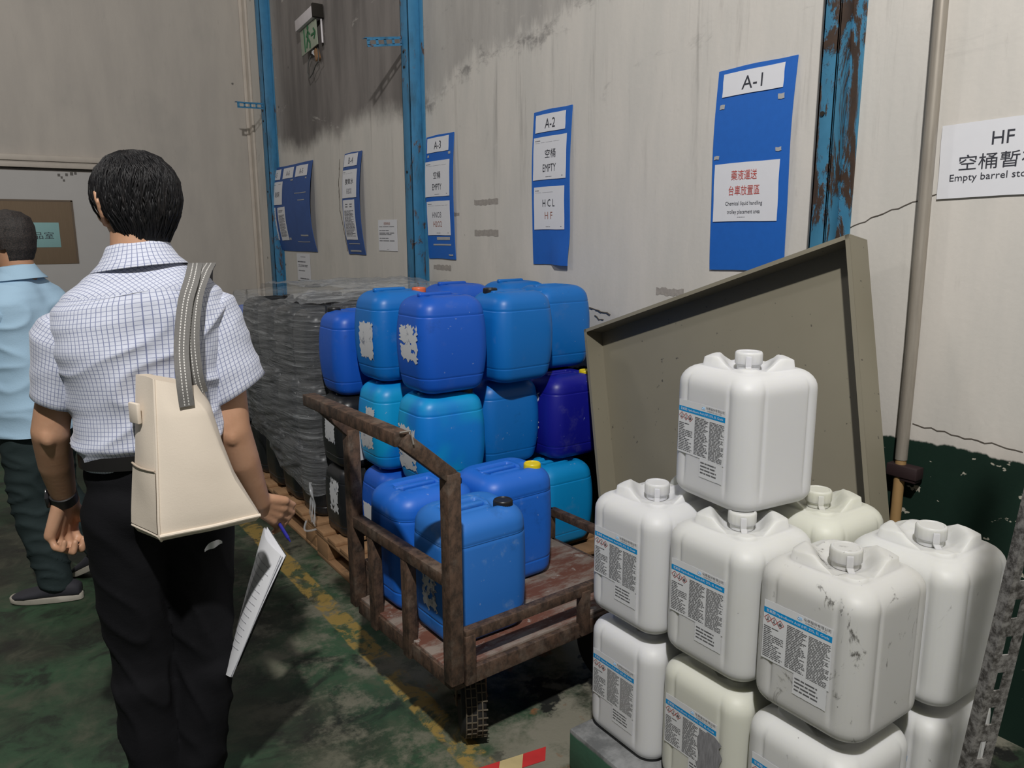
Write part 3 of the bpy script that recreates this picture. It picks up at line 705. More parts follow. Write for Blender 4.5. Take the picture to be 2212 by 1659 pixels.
# second row
blue_can((1.458, 2.985, col_z(2)), 'mid', 'blue-cyan jerrycan with a white label, left of the torn-label royal blue one', 0.03, 'orange', stickers=(('-x', -0.03, 0.09, 0.10, 0.25, 0.007),), raised=True)
blue_can((1.455, 2.98, col_z(1)), 'bright', 'bright blue jerrycan with two white labels, under the blue-cyan one', 0.0, stickers=(('-x', 0.0, 0.085, 0.20, 0.275, 0.007), ('-x', -0.06, 0.06, 0.09, 0.20, 0.008)))
blue_can((1.455, 2.98, col_z(0)), 'royal', 'royal blue jerrycan low behind the trolley post, with a white label', 0.0, stickers=(('-x', -0.06, 0.06, 0.08, 0.22, 0.004, m_sticker_clean),))
blue_can((1.87, 3.165, col_z(2)), 'royal', 'royal blue jerrycan at the back of the top layer, only its top seen', 0.0, raised=True, showcap=False)
blue_can((1.87, 3.165, col_z(1)), 'mid', 'jerrycan out of sight in the back row of the blue stack')
blue_can((1.87, 3.165, col_z(0)), 'mid', 'jerrycan out of sight in the back row of the blue stack')
blue_can((2.20, 3.16, col_z(2)), 'mid', 'blue jerrycan with a flat handle top at the back by the wall', 0.0, raised=True, showcap=False)
blue_can((2.20, 3.16, col_z(1)), 'mid', 'jerrycan out of sight in the back row of the blue stack')
blue_can((2.20, 3.16, col_z(0)), 'mid', 'jerrycan out of sight in the back row of the blue stack')
# far corner column: two black ones under a blue one
g2 = 'jerrycans at the far end of the blue pallet'
blue_can((1.385, 3.265, PZ), 'black', 'black jerrycan with torn labels, bottom one behind the trolley post', 0.0, kind='drum', group=g2, stickers=(('-x', -0.02, 0.075, 0.12, 0.27, 0.008, None, 0.03),))
blue_can((1.385, 3.265, PZ+0.334), 'black', 'black jerrycan with a white placard, in the middle behind the trolley handle', 0.0, kind='drum', group=g2, stickers=(('-x', -0.04, 0.07, 0.12, 0.25, 0.007), ('-y', -0.115, 0.02, 0.04, 0.20, 0.001, m_sticker_clean)))
blue_can((1.40, 3.265, PZ+0.668), 'royal', 'royal blue jerrycan with a black cap, standing on the black ones', pi, group=g2)

# ------------------------------------------------------------------ black drums wrapped in film, on the far pallet
gb = 'black drums wrapped in film'
rows = ('nearest', 'second', 'third', 'farthest'); lay = ('bottom', 'middle', 'top')
for k in range(3):
    for j in range(4):
        for i in range(4):
            if i == 3 and j == 3: continue      # the wall column stands here
            if i == 0: lb = 'black wrapped drum, %s layer, %s of four along the aisle side' % (lay[k], rows[j])
            elif k == 2: lb = 'black drum in the wrapped top layer, behind the aisle side'
            else: lb = 'black drum hidden inside the wrapped stack'
            o = blue_can((1.385+i*0.296, 3.60+j*0.285, PZ+k*0.345), 'black', lb, 0.0, kind='drum', group=gb if i == 0 else ('black drums under the film top' if k == 2 else 'hidden black drums'), showcap=(k == 2))
# blue and grey stack seen past them
g3 = 'containers behind the wrapped drums'
blue_can((1.44, 4.965, 0.70), 'royal', 'royal blue drum just past the wrapped stack, by the sleeve', 0, group=g3, kind='stack')
t = thing('grey_crate', 'dark grey plastic crate under the royal blue drum past the wrapped stack', 'crate', (1.45, 4.96, 0))
m_crate = plain('grey_crate_plastic', (0.05, 0.055, 0.06), 0.55)
for k in range(2):
    z0 = k*0.35; mb = MB().box((0, 0, z0+0.17), (0.34, 0.30, 0.33), bev=0.012).box((0, 0, z0+0.315), (0.365, 0.325, 0.03), bev=0.006).box((0, 0, z0+0.20), (0.352, 0.312, 0.012), bev=0.004).box((0, 0, z0+0.10), (0.352, 0.312, 0.012), bev=0.004)
    for sx in (-0.1, 0, 0.1): mb.box((sx, 0, z0+0.17), (0.012, 0.314, 0.32), bev=0.003)
    obj('crate_body' if k == 0 else 'crate_lid', mb, m_crate, t)

# stretch film
n = NT('stretch_film'); P = n.co('Object')
w1 = n.noise(n.co('Object', scale=(0.7, 0.7, 11), rot=(0.22, 0, 0)), 4.5, 6, 0.66, 0.5); w2 = n.noise(n.co('Object', scale=(1, 1, 5), rot=(-0.3, 0, 0)), 16, 4, 0.6)
n.bump(n.mth('MULTIPLY_ADD', w2, 0.30, w1), 1.0, 0.022)
n.set(col=(0.62, 0.64, 0.66), rough=0.10, spec=0.9)
tr = n.n('ShaderNodeBsdfTransparent'); tr.inputs[0].default_value = (0.93, 0.94, 0.95, 1)
mx = n.n('ShaderNodeMixShader'); lw = n.n('ShaderNodeLayerWeight'); lw.inputs[0].default_value = 0.35
n.put(mx.inputs[0], n.mth('ADD', n.mth('MULTIPLY_ADD', n.ss(0.52, 0.68, w1), 0.24, 0.14), n.mth('MULTIPLY', lw.outputs['Facing'], 0.22)))
n.t.links.new(tr.outputs[0], mx.inputs[1]); n.t.links.new(n.b.outputs[0], mx.inputs[2]); n.t.links.new(mx.outputs[0], n.out.inputs[0])
m_film = n.m
fx0, fx1, fy0, fy1 = 1.212, 2.33, 3.435, 4.622
def per(u):
    """path round the stack: near face (from the wall side), front side, far face"""
    L1, L2, L3 = fx1-fx0, fy1-fy0, 0.9; s = u*(L1+L2+L3)
    r = 0.11; h = r*0.785
    if abs(s-L1) < h:
        a = (s-L1+h)/(2*h)*pi/2; return (fx0+r-r*sin(a), fy0+r-r*cos(a), -sin(a), -cos(a))
    if abs(s-L1-L2) < h:
        a = (s-L1-L2+h)/(2*h)*pi/2; return (fx0+r-r*cos(a), fy1-r+r*sin(a), -cos(a), sin(a))
    if s < L1: return (fx1-s, fy0, 0, -1)
    if s < L1+L2: return (fx0, fy0+s-L1, -1, 0)
    return (fx0+s-L1-L2, fy1, 0, 1)
def film_pt(u, v):
    x, y, nx, ny = per(u); zt = PZ+3*0.345+0.03
    front = nx < -0.5
    zb = lerp(0.50, 0.27, sstep(0.0, 1.0, (fy1-y)/(fy1-fy0)))
    if ny < -0.5: zb = lerp(0.27, 0.55, sstep(fx0, fx0+0.4, x))
    z = lerp(zb, zt, v)
    o = 0.012*mnoise.noise(Vector((x*3, y*3, z*9+y*4)))+0.006*mnoise.noise(Vector((x*9, y*9, z*26+y*14)))+0.005*(1-abs(mnoise.noise(Vector((x*4, y*4, z*34+y*6))))*3)+0.014
    if front: o += 0.05*sstep(0.0, 0.5, (y-fy0)/(fy1-fy0))*sstep(1.0, 0.85, (y-fy0)/(fy1-fy0))*sin(pi*v)+0.018*sin(pi*v)-0.02*abs(sin(pi*(y-fy0)/0.285))*0.3
    z += 0.02*mnoise.noise(Vector((x*5, y*5, 3.3)))*(1 if v in (0, 1) else 0.3)
    return (x+nx*o, y+ny*o, z)
ft = thing('stretch_film', 'clear crinkled stretch film wrapped round the stack of black drums', 'plastic film', (0, 0, 0))
obj('side_wrap', MB().grid(film_pt, 170, 140), m_film, ft, angle=180)
def film_top(u, v):
    x = lerp(fx0+0.0, fx1, u); y = lerp(fy0-0.01, fy1, v)
    e = min(x-fx0, fx1-x, y-fy0+0.01, fy1-y); e = sstep(0, 0.06, e)
    return (x, y, PZ+3*0.345+0.03+e*0.035+0.025*e*mnoise.noise(Vector((x*6, y*6, 1)))+0.012*mnoise.noise(Vector((x*22, y*16, 5))))
mb = MB().grid(film_top, 70, 70)
# the top is torn open over the far front drums
mb.f = [f for f in mb.f if not (mb.v[f[0]][0] < 1.62-0.30*(mb.v[f[0]][1]-3.75)+0.05*mnoise.noise(Vector(mb.v[f[0]])*7) and mb.v[f[0]][1] > 3.72)]
obj('top_sheet', mb, m_film, ft, angle=180)
mb = MB()
for k in range(3):
    pts = []
    for i in range(24):
        s = i/23; pts.append((fx0-0.016-0.006*sin(s*9+k), fy0-0.02+0.035*s*(k-1)+0.006*sin(s*14+k), lerp(0.36, 0.15, s)))
    mb.tube(pts, [0.0045-0.0018*sin(j*0.9+k) for j in range(24)], 8)
pts = [(fx0-0.016-0.03*sin(pi*i/15), fy0-0.05+0.13*i/15, 0.135-0.02*sin(pi*i/15)) for i in range(16)]
mb.tube(pts, 0.005, 8)
n = NT('film_rope'); n.set(col=(0.62, 0.64, 0.66), rough=0.2); tr = n.n('ShaderNodeBsdfTransparent'); mx = n.n('ShaderNodeMixShader'); mx.inputs[0].default_value = 0.35
n.t.links.new(tr.outputs[0], mx.inputs[1]); n.t.links.new(n.b.outputs[0], mx.inputs[2]); n.t.links.new(mx.outputs[0], n.out.inputs[0])
obj('film_tail', mb, n.m, ft)
# ================================================================== TROLLEY with three jerrycans
n = NT('rusty_steel'); P = n.co('Object')
a_ = n.noise(n.co('Object', scale=(1, 1, 0.6)), 42, 7, 0.74); b_ = n.noise(P, 9, 6, 0.7)
c = n.mix(n.ss(0.35, 0.65, a_), (0.040, 0.027, 0.020), (0.130, 0.078, 0.052)); c = n.mix(n.ss(0.5, 0.72, b_), c, (0.17, 0.13, 0.10))
c = n.mix(n.ss(0.72, 0.78, a_), c, (0.34, 0.27, 0.21)); n.bump(a_, 0.25, 0.003)
m_rust = n.set(col=c, rough=0.6, metal=0.25)
n = NT('deck_plate'); P = n.co('Object')
a_ = n.noise(n.co('Object', scale=(0.5, 1.6, 1)), 8, 7, 0.72); b_ = n.noise(P, 17, 5, 0.7)
c = n.mix(n.ss(0.42, 0.60, a_), (0.125, 0.045, 0.027), (0.22, 0.18, 0.15)); c = n.mix(n.ss(0.58, 0.68, b_), c, (0.30, 0.27, 0.24)); c = n.mix(n.ss(0.60, 0.72, n.noise(P, 6, 5)), c, (0.13, 0.10, 0.08))
n.bump(b_, 0.3, 0.003); m_deck = n.set(col=c, rough=0.75)
m_tyre = plain('tyre_rubber', (0.010, 0.010, 0.010), 0.75, sc=40); m_tread = plain('tread_dust', (0.12, 0.10, 0.07), 0.9, var=0.6, sc=60)
t = thing('platform_trolley', 'rusty steel platform trolley carrying three blue jerrycans', 'trolley', (0.95, 1.66, 0), radians(2.9))
W_, L_ = 0.575, 0.84; q = 0.042
def part(name, mb, m=None): return obj(name, mb, m or m_rust, t)
for y in (0, W_): part('end_post', MB().box((0, y, 0.615), (q, q, 0.60), bev=0.004))
for y in (0.235, 0.445): part('baluster', MB().box((0.0, y, 0.445), (0.032, 0.038, 0.32), bev=0.003))
part('end_rail', MB().bar((0, 0.02, 0.612), (0, W_-0.02, 0.612), 0.036, 0.036, bev=0.003))
part('handle_slant', MB().bar((0.0, 0.0, 0.905), (-0.140, 0.0, 1.028), 0.040, 0.034, up=(0, 1, 0), bev=0.004))
part('handle_slant', MB().bar((0.0, W_, 0.905), (-0.118, W_, 1.028), 0.040, 0.034, up=(0, 1, 0), bev=0.004))
part('handle_bar', MB().bar((-0.140, -0.006, 1.028), (-0.120, W_+0.03, 1.022), 0.042, 0.036, bev=0.004))
part('weld_seam', MB().tube([(-0.150, -0.012, 1.048), (-0.122, -0.016, 1.049), (-0.118, -0.022, 1.015)], 0.0025, 8), plain('weld_bare_steel', (0.45, 0.42, 0.38), 0.35, 0.7))
# deck
part('deck_plate', MB().box((0.41, W_/2, 0.337), (L_-0.02, W_-0.03, 0.012), bev=0.002), m_deck)
for y in (0.012, W_-0.012): part('deck_beam', MB().box((0.42, y, 0.312), (L_, 0.032, 0.048), bev=0.003))
for x in (0.008, L_-0.01): part('deck_beam', MB().box((x, W_/2, 0.312), (0.03, W_-0.02, 0.048), bev=0.003))
part('cross_beam', MB().box((0.42, W_/2, 0.309), (0.04, W_-0.05, 0.04), bev=0.003))
# low side rails and the far rail
for y in (0.0, W_):
    part('side_rail', MB().bar((0.03, y, 0.445), (L_, y, 0.445), 0.030, 0.030, bev=0.003))
    for x in (0.045, 0.475, L_-0.005): part('rail_post', MB().box((x, y-0.004 if y == 0 else y+0.004, 0.372), (0.034, 0.030, 0.146), bev=0.003))
part('far_rail', MB().bar((L_, 0.0, 0.445), (L_, W_, 0.445), 0.030, 0.030, bev=0.003))
# wheels: swivelling castors at the handle end, fixed ones at the far end
def wheel(x, y, rz):
    R_, wd = 0.118, 0.075
    wm = D.objects.new('wheel', None); wm.location = (x, y, R_+0.004); wm.rotation_euler = (0, 0, rz); wm.empty_display_size = 0.03
    rings = []; prof = []
    for k in range(17):
        an = pi*k/16; prof.append((R_-0.018+0.018*sin(an)**0.6, -wd/2*cos(an)))
    prof = [(0.052, -wd/2+0.008)]+prof+[(0.052, wd/2-0.008)]
    mb = MB().lathe(prof, 48, axis='x')
    w_ = obj('wheel', mb, m_tyre, t); w_.location = (x, y, R_+0.004); w_.rotation_euler = (0, 0, rz)
    tm = MB()
    for sidx in (-0.024, -0.008, 0.008, 0.024):
        for k in range(30):
            an = 2*pi*(k+(0.5 if sidx > 0 else 0))/30
            c_ = (sidx, (R_+0.0005)*cos(an), (R_+0.0005)*sin(an))
            tm.box(c_, (0.0035, 0.024, 0.003), Matrix.Rotation(an-pi/2, 3, 'X'), 0)
            tm.box(((sidx+0.008), (R_+0.0004)*cos(an+0.1), (R_+0.0004)*sin(an+0.1)), (0.015, 0.0035, 0.003), Matrix.Rotation(an+0.1-pi/2, 3, 'X'), 0)
    obj('tread', tm, m_tread, w_, smooth=False)
    obj('hub', MB().lathe([(0.001, -0.03), (0.03, -0.03), (0.05, -0.022), (0.053, 0.022), (0.03, 0.03), (0.001, 0.03)], 24, axis='x'), m_rust, w_)
    f_ = MB().box((0, 0, 0.279), (0.085, 0.085, 0.018), bev=0.003)
    for s in (-1, 1): f_.bar((s*0.045, 0, 0.272), (s*0.045, 0.0, 0.105), 0.006, 0.045, up=(0, 1, 0), bev=0.001)
    f_.tube([(-0.052, 0, R_+0.004), (0.052, 0, R_+0.004)], 0.008, 10)
    fo = obj('castor_fork', f_, m_rust, t); fo.location = (x, y, 0); fo.rotation_euler = (0, 0, rz)
    D.objects.remove(wm)
wheel(0.165, 0.165, -0.50); wheel(0.30, W_-0.13, 0.3); wheel(0.70, 0.12, 0.0); wheel(0.70, W_-0.12, 0.0)
gt = 'blue jerrycans on the trolley'
DZ = 0.3435
blue_can((1.135, 1.872, DZ), 'trolley_light', 'scuffed light blue jerrycan with black cap, nearest on the trolley', 0.03, 'black', 'trolley', gt, (('-x', -0.03, 0.05, 0.09, 0.20, 0.006, None, 0.3),))
blue_can((1.425, 2.12, DZ), 'trolley', 'blue jerrycan with a yellow cap, standing on the trolley', 0.05, 'yellow', 'trolley', gt)
blue_can((1.115, 2.135, DZ), 'trolley', 'blue jerrycan behind the scuffed one, by the trolley handle end', 0.04, 'black', 'trolley', gt, (('-x', -0.06, -0.02, 0.10, 0.22, 0.005, None, 0.2),))

# ================================================================== LEANING TRAY
n = NT('tray_paint'); P = n.co('Object')
c = n.mix(n.noise(P, 3, 4), (0.205, 0.185, 0.135), (0.255, 0.235, 0.175)); c = n.mix(n.ss(0.70, 0.73, n.noise(P, 45, 3)), c, (0.10, 0.09, 0.07)); m_tray = n.set(col=c, rough=0.45)
tx = thing('steel_tray', 'big khaki steel tray with slanted top edge, leaning on the wall behind the white drums', 'tray', (2.1, 1.7, 0))
def on_plane(y, z, off=0.0):      # plane of the front lip, leaning towards the wall; off = depth behind it
    nx, nz = cos(0.187), -sin(0.187)
    return Vector((1.95+0.19*z+off*nx-2.1, y-1.7, z+off*nz))
TR, TL, BL, BR = (1.399, 1.514), (2.57, 1.103), (2.144, 0.02), (0.963, 0.02)
cs = [TL, TR, BR, BL]; cy = sum(p[0] for p in cs)/4; cz = sum(p[1] for p in cs)/4
dep = 0.098; th = 0.004
mb = MB()
mb.loft([[on_plane(*p, dep) for p in cs], [on_plane(*p, dep+th) for p in cs]], True); obj('panel', mb, m_tray, tx, smooth=False)
for i, nm in enumerate(('top_rim', 'side_rim', 'bottom_rim', 'side_rim')):
    p, q_ = cs[i], cs[(i+1) % 4]; d = Vector((q_[0]-p[0], q_[1]-p[1])).normalized(); nn = Vector((-d[1], d[0]))
    if nn.dot(Vector((cy-p[0], cz-p[1]))) < 0: nn = -nn
    ip = (p[0]+nn[0]*th, p[1]+nn[1]*th); iq = (q_[0]+nn[0]*th, q_[1]+nn[1]*th)
    mb = MB(); mb.loft([[on_plane(*p, 0), on_plane(*ip, 0), on_plane(*ip, dep), on_plane(*p, dep)], [on_plane(*q_, 0), on_plane(*iq, 0), on_plane(*iq, dep), on_plane(*q_, dep)]], True)
    # small folded return lip
    jp = (p[0]+nn[0]*0.014, p[1]+nn[1]*0.014); jq = (q_[0]+nn[0]*0.014, q_[1]+nn[1]*0.014)
    mb.loft([[on_plane(*p, -0.002), on_plane(*jp, -0.002), on_plane(*jp, 0.001), on_plane(*p, 0.001)], [on_plane(*q_, -0.002), on_plane(*jq, -0.002), on_plane(*jq, 0.001), on_plane(*q_, 0.001)]], True)
    obj(nm, mb, m_tray, tx, smooth=False)

# ================================================================== PLINTH, HAZARD TAPE, SLOTTED POST
n = NT('plinth_concrete'); P = n.co('Object'); px, py, pz = n.xyz(P)
topf = n.ss(0.118, 0.126, n.mth('MULTIPLY_ADD', n.noise(P, 14, 5, 0.7), 0.012, pz))
g = n.mix(n.noise(P, 5, 5, 0.65), (0.020, 0.075, 0.045), (0.05, 0.14, 0.085)); g = n.mix(n.ss(0.62, 0.66, n.noise(P, 7, 6, 0.7)), g, (0.01, 0.015, 0.012))
gr = n.mix(n.ss(0.35, 0.65, n.noise(P, 9, 6, 0.7)), (0.12, 0.125, 0.125), (0.27, 0.275, 0.275))
n.bump(n.noise(P, 30, 5), 0.4, 0.004)
m_plinth = n.set(col=n.mix(topf, g, gr), rough=0.8)
o = obj('concrete_plinth', MB().box((1.575, 0.66, 0.064), (0.65, 1.74, 0.128), bev=0.008), m_plinth)
tag(o, 'low concrete plinth painted green on its sides, under the white drums', 'plinth')
t = thing('hazard_tape', 'strip of worn red and cream hazard tape stuck to the floor by the plinth', 'tape', (1.0, 1.655, 0.001), radians(-9.5))
m_red = plain('hazard_red', (0.55, 0.035, 0.035), 0.55, var=0.25, sc=20); m_cream = plain('hazard_cream', (0.55, 0.44, 0.22), 0.6, var=0.3, sc=20)
for k in range(3):
    x0 = -0.02+k*0.076; x1 = x0+0.076
    mb = MB(); a0 = [(x0+0.012, -0.027), (x1+0.012, -0.027), (x1+0.042, 0.026), (x0+0.042, 0.026)]
    mb.loft([[(x, y, 0) for x, y in a0], [(x, y, 0.001) for x, y in a0]], True)
    obj('red_stripe' if k % 2 == 0 else 'cream_stripe', mb, m_red if k % 2 == 0 else m_cream, t, smooth=False)
n = NT('galvanised_angle'); P = n.co('Object')
c = n.mix(n.ss(0.35, 0.65, n.noise(P, 70, 5, 0.75)), (0.055, 0.05, 0.045), (0.30, 0.29, 0.275)); n.bump(n.noise(P, 80, 4), 0.3, 0.002); m_angle = n.set(col=c, rough=0.55, metal=0.3)
# ================================================================== WHITE DRUMS
def hdpe(name, dirt, tint=(0.80, 0.805, 0.80)):
    n = NT(name); P = n.co('Object', rnd=True)
    d1 = n.ss(0.70-0.05*dirt, 0.80-0.05*dirt, n.noise(n.co('Object', scale=(1, 1, 0.7), rnd=True), 16, 6, 0.72, 0.8)); d2 = n.ss(0.45, 0.8, n.noise(P, 5, 5, 0.65))
    c = n.mix(n.mth('MULTIPLY', d2, 0.14+0.10*dirt), tint, (0.52, 0.50, 0.44))
    c = n.mix(n.mth('MULTIPLY', d1, 0.28+0.30*dirt), c, (0.10, 0.095, 0.085))
    sp = n.ss(0.748-0.02*dirt, 0.765-0.02*dirt, n.noise(P, 36, 4, 0.65)); c = n.mix(n.mth('MULTIPLY', sp, 0.55), c, (0.08, 0.075, 0.07))
    n.b.inputs['Subsurface Radius'].default_value = (0.05, 0.05, 0.035); n.b.inputs['Subsurface Scale'].default_value = 0.6
    n.bump(n.noise(P, 40, 3), 0.05, 0.003)
    return n.set(col=c, rough=0.48, sss=0.45, spec=0.35)
WM = {'clean': hdpe('white_plastic', 0.0, (0.64, 0.645, 0.65)), 'worn': hdpe('white_plastic_worn', 0.8, (0.61, 0.615, 0.60)), 'dirty': hdpe('white_plastic_dirty', 2.2, (0.555, 0.555, 0.535)), 'cream': hdpe('white_plastic_yellowed', 0.35, (0.61, 0.615, 0.54))}
WA, WH = 0.132, 0.336          # half width, height of the shoulder
def white_top(x, y):
    t = abs(x-y)/1.41421; s = (x+y)/1.41421       # t: across the diagonal channel, s: towards the back corner
    e = sstep(0.128, 0.070, max(abs(x), abs(y)))
    up = sstep(0.040, 0.074, t)*(1-0.80*sstep(0.074, 0.155, t))*e
    h = 0.028*up
    h -= 0.008*(1-sstep(0.03, 0.06, hypot(x, y)))
    dome = 0.007*(1-sstep(0.015, 0.045, hypot(x+0.070, y+0.070)))+0.007*(1-sstep(0.015, 0.045, hypot(x-0.070, y-0.070)))
    return h+dome
WB = {k: can_mesh('drum_body', m, WA, WA, WH, 0.052, 0.012, 0.034, 0.046, white_top, 4.0, None, 0.0042, 34) for k, m in WM.items()}
WC = {k: cap_mesh('cap', m, 0.0335, 0.030, 20) for k, m in WM.items()}
def _neck(m):
    mb = MB().lathe([(0.024, 0.0), (0.0275, 0.002), (0.0275, 0.012), (0.031, 0.014), (0.031, 0.018), (0.0265, 0.019), (0.0265, 0.026), (0.001, 0.026)], 28)
    return mesh_of('neck', mb, m, True, 50)
WN = {k: _neck(m) for k, m in WM.items()}
def _tab(m):
    mb = MB().bar((-0.0243, -0.0243, 0.022), (-0.0262, -0.0262, -0.004), 0.004, 0.014, up=(1, -1, 0), bev=0.0012).bar((-0.026, -0.026, -0.003), (-0.052, -0.052, -0.0105), 0.004, 0.014, up=(1, -1, 0), bev=0.0012)
    return mesh_of('seal_tab', mb, m, True, 50)
WT = {k: _tab(m) for k, m in WM.items()}
# label artwork on the -x face, shared by every copy
m_lab = plain('label_paper', (0.66, 0.67, 0.68), 0.5, var=0.04); m_lab_blue = plain('label_blue_band', (0.0, 0.26, 0.60), 0.5, var=0.05)
m_lab_txt = plain('label_print', (0.11, 0.11, 0.115), 0.7); m_lab_white = plain('label_band_print', (0.72, 0.80, 0.86), 0.6); m_ghs = plain('hazard_mark_red', (0.42, 0.10, 0.09), 0.6); m_logo = plain('label_logo_blue', (0.30, 0.52, 0.75), 0.6)
LX, LY0, LY1 = 0.082, 0.114, 0.250       # label half width, bottom, top
def on_face(mb, off): return mb.map(lambda p: Vector((-WA-off-p[2], 0.014-p[0], p[1])))
def quad(x0, x1, y0, y1): return MB().add([(x0, y0, 0), (x1, y0, 0), (x1, y1, 0), (x0, y1, 0)], [(0, 1, 2, 3)])
def flat(quads):
    mb = MB()
    for q in quads: mb.add([(q[0], q[2], 0), (q[1], q[2], 0), (q[1], q[3], 0), (q[0], q[3], 0)], [(0, 1, 2, 3)])
    return mb
def label_outline(x0, x1, y0, y1, k=10, jag=0.0006):
    rr = random.Random(3); mb = MB(); ring = []
    for (ax, ay, bx, by) in ((x0, y0, x1, y0), (x1, y0, x1, y1), (x1, y1, x0, y1), (x0, y1, x0, y0)):
        for i in range(k): ring.append((lerp(ax, bx, i/k)+rr.uniform(-1, 1)*jag, lerp(ay, by, i/k)+rr.uniform(-1, 1)*jag))
    mb.loft([[(x, y, 0) for x, y in ring], [(x, y, 0.0004) for x, y in ring]], True); return mb
LB = {}
LB['label'] = mesh_of('label', on_face(label_outline(-LX, LX, LY0, LY1), 0.0008), m_lab, False)
LB['date_label'] = mesh_of('date_label', on_face(label_outline(0.0, LX-0.004, 0.0670, 0.1140), 0.0007), m_lab, False)
LB['label_band'] = mesh_of('label_band', on_face(flat([(-LX+0.0005, LX-0.0005, 0.2205, 0.2335)]), 0.0014), m_lab_blue, False)
q = text_mb('氫氟酸 Hydrofluoric Acid (HF) 25%, EL Grade', 0.01, 0.150, 0.0085); LB['band_lettering'] = mesh_of('lettering', on_face(at(q, 0.0, 0.2270, 0), 0.0018), m_lab_white, False)
q = text_mb('化學股份有限公司', 0.01, 0.062, 0.0065); q = at(q, 0.047, 0.2445, 0); q2 = at(text_mb('CHEMICAL CO., LTD.', 0.01, 0.050, 0.0034), 0.045, 0.2375, 0); b0 = len(q.v); q.add(q2.v, q2.f)
LB['maker_lettering'] = mesh_of('lettering', on_face(q, 0.0018), m_lab_txt, False)
fp = fine_print(-LX+0.003, -LX+0.053, 0.1190, 0.1930, 17, 0, 0.7, 0.40, random.Random(5))
for a in (fine_print(-LX+0.060, -LX+0.108, 0.1190, 0.2160, 26, 0, 0.35, 0.44, random.Random(6)), fine_print(-LX+0.112, LX-0.002, 0.1170, 0.2140, 30, 0, 0.3, 0.40, random.Random(8))): fp.add(a.v, a.f)
LB['fine_print'] = mesh_of('fine_print', on_face(fp, 0.0018), m_lab_txt, False)
LB['date_print'] = mesh_of('fine_print', on_face(fine_print(0.004, LX-0.022, 0.0750, 0.1090, 4, 0, 0.2, 0.36, random.Random(9)), 0.0017), m_lab_txt, False)
def diamond(cx, cy, r, t):
    mb = MB()
    for k in range(4):
        a0, a1 = pi/2*k, pi/2*(k+1); o0 = (cx+r*cos(a0), cy+r*sin(a0)); o1 = (cx+r*cos(a1), cy+r*sin(a1)); i0 = (cx+(r-t)*cos(a0), cy+(r-t)*sin(a0)); i1 = (cx+(r-t)*cos(a1), cy+(r-t)*sin(a1))
        mb.add([(*o0, 0), (*o1, 0), (*i1, 0), (*i0, 0)], [(0, 1, 2, 3)])
    return mb
for k in range(3):
    mb = diamond(-LX+0.012+k*0.0155, 0.2095-0.001*k, 0.0098, 0.0017); LB['pictogram%d' % k] = mesh_of('pictogram', on_face(mb, 0.0018), m_ghs, False)
    cx = -LX+0.012+k*0.0155; cy = 0.2095-0.001*k; mk = MB()
    if k == 2: mk = MB().add([(cx-0.004, cy-0.005, 0), (cx+0.004, cy-0.005, 0), (cx+0.0035, cy, 0), (cx+0.001, cy+0.006, 0), (cx-0.002, cy+0.005, 0), (cx-0.004, cy, 0)], [(0, 1, 2, 3, 4, 5)]) and None
    mk = flat([(cx-0.0035, cx+0.0035, cy-0.0042, cy-0.0028), (cx-0.0012, cx+0.0012, cy-0.002, cy+0.004)]+([(cx-0.004, cx+0.004, cy-0.003, cy+0.0015)] if k == 2 else []))
    LB['symbol%d' % k] = mesh_of('symbol', on_face(mk, 0.0018), m_lab_txt, False)
mb = MB()
for k in range(3): mb.tube([(0.004+k*0.003, 0.2382, 0), (0.001+k*0.004, 0.2415, 0), (0.004+k*0.003, 0.2450, 0), (0.0065+k*0.0025, 0.2405, 0)], 0.0006, 6)
LB['logo'] = mesh_of('logo', on_face(mb, 0.0016), m_logo, False)
def white_drum(loc, kind, label, rotz=0.0, group='white drums stacked on the plinth', labelled=True, tab=True, capped=True):
    t = thing('white_drum', label, 'drum', loc, rotz, group)
    inst('body', WB[kind], t)
    if capped:
        inst('neck', WN[kind], t, (-0.006, -0.006, WH-0.008)); inst('cap', WC[kind], t, (-0.006, -0.006, WH+0.0085))
    if tab: inst('seal_tab', WT[kind], t, (-0.006, -0.006, WH+0.0085))
    if labelled:
        p = inst('label', LB['label'], t)
        inst('label_band', LB['label_band'], p); inst('lettering', LB['band_lettering'], p); inst('lettering', LB['maker_lettering'], p); inst('fine_print', LB['fine_print'], p); inst('logo', LB['logo'], p)
        for k in range(3): inst('pictogram', LB['pictogram%d' % k], p); inst('symbol', LB['symbol%d' % k], p)
        p2 = inst('date_label', LB['date_label'], t); inst('fine_print', LB['date_print'], p2)
    return t
h_ = 0.132; Z0 = 0.129; ZL = 0.365
def wd(x, y, k, kind, label, **kw): return white_drum((x+h_, y+h_, Z0+k*ZL), kind, label, **kw)
wd(1.309, 1.268, 0, 'clean', 'white drum at the far end of the bottom layer, beside the trolley')
wd(1.307, 1.268, 1, 'clean', 'white drum in the second layer with a white cap, nearest the trolley')
M1 = wd(1.318, 0.998, 0, 'cream', 'white drum in the bottom layer whose label is smeared dark at its right')
wd(1.320, 0.998, 1, 'worn', 'white drum in the middle of the second layer, just below the topmost one')
wd(1.313, 0.728, 0, 'worn', 'white drum in the bottom layer cut off by the lower edge, under the stained one', rotz=0.0)
wd(1.325, 0.730, 1, 'dirty', 'stained white drum with black scuffs, nearest one of the second layer')
wd(1.420, 1.082, 2, 'clean', 'clean white drum standing alone on top of the stack', rotz=-0.11)
wd(1.605, 0.985, 1, 'cream', 'yellowish white drum in the second layer behind the middle one, cap showing')
wd(1.595, 0.690, 1, 'worn', 'white drum rightmost in the second layer, in front of the green wall')
wd(1.605, 0.985, 0, 'cream', 'white drum hidden in the back of the bottom layer', labelled=False)
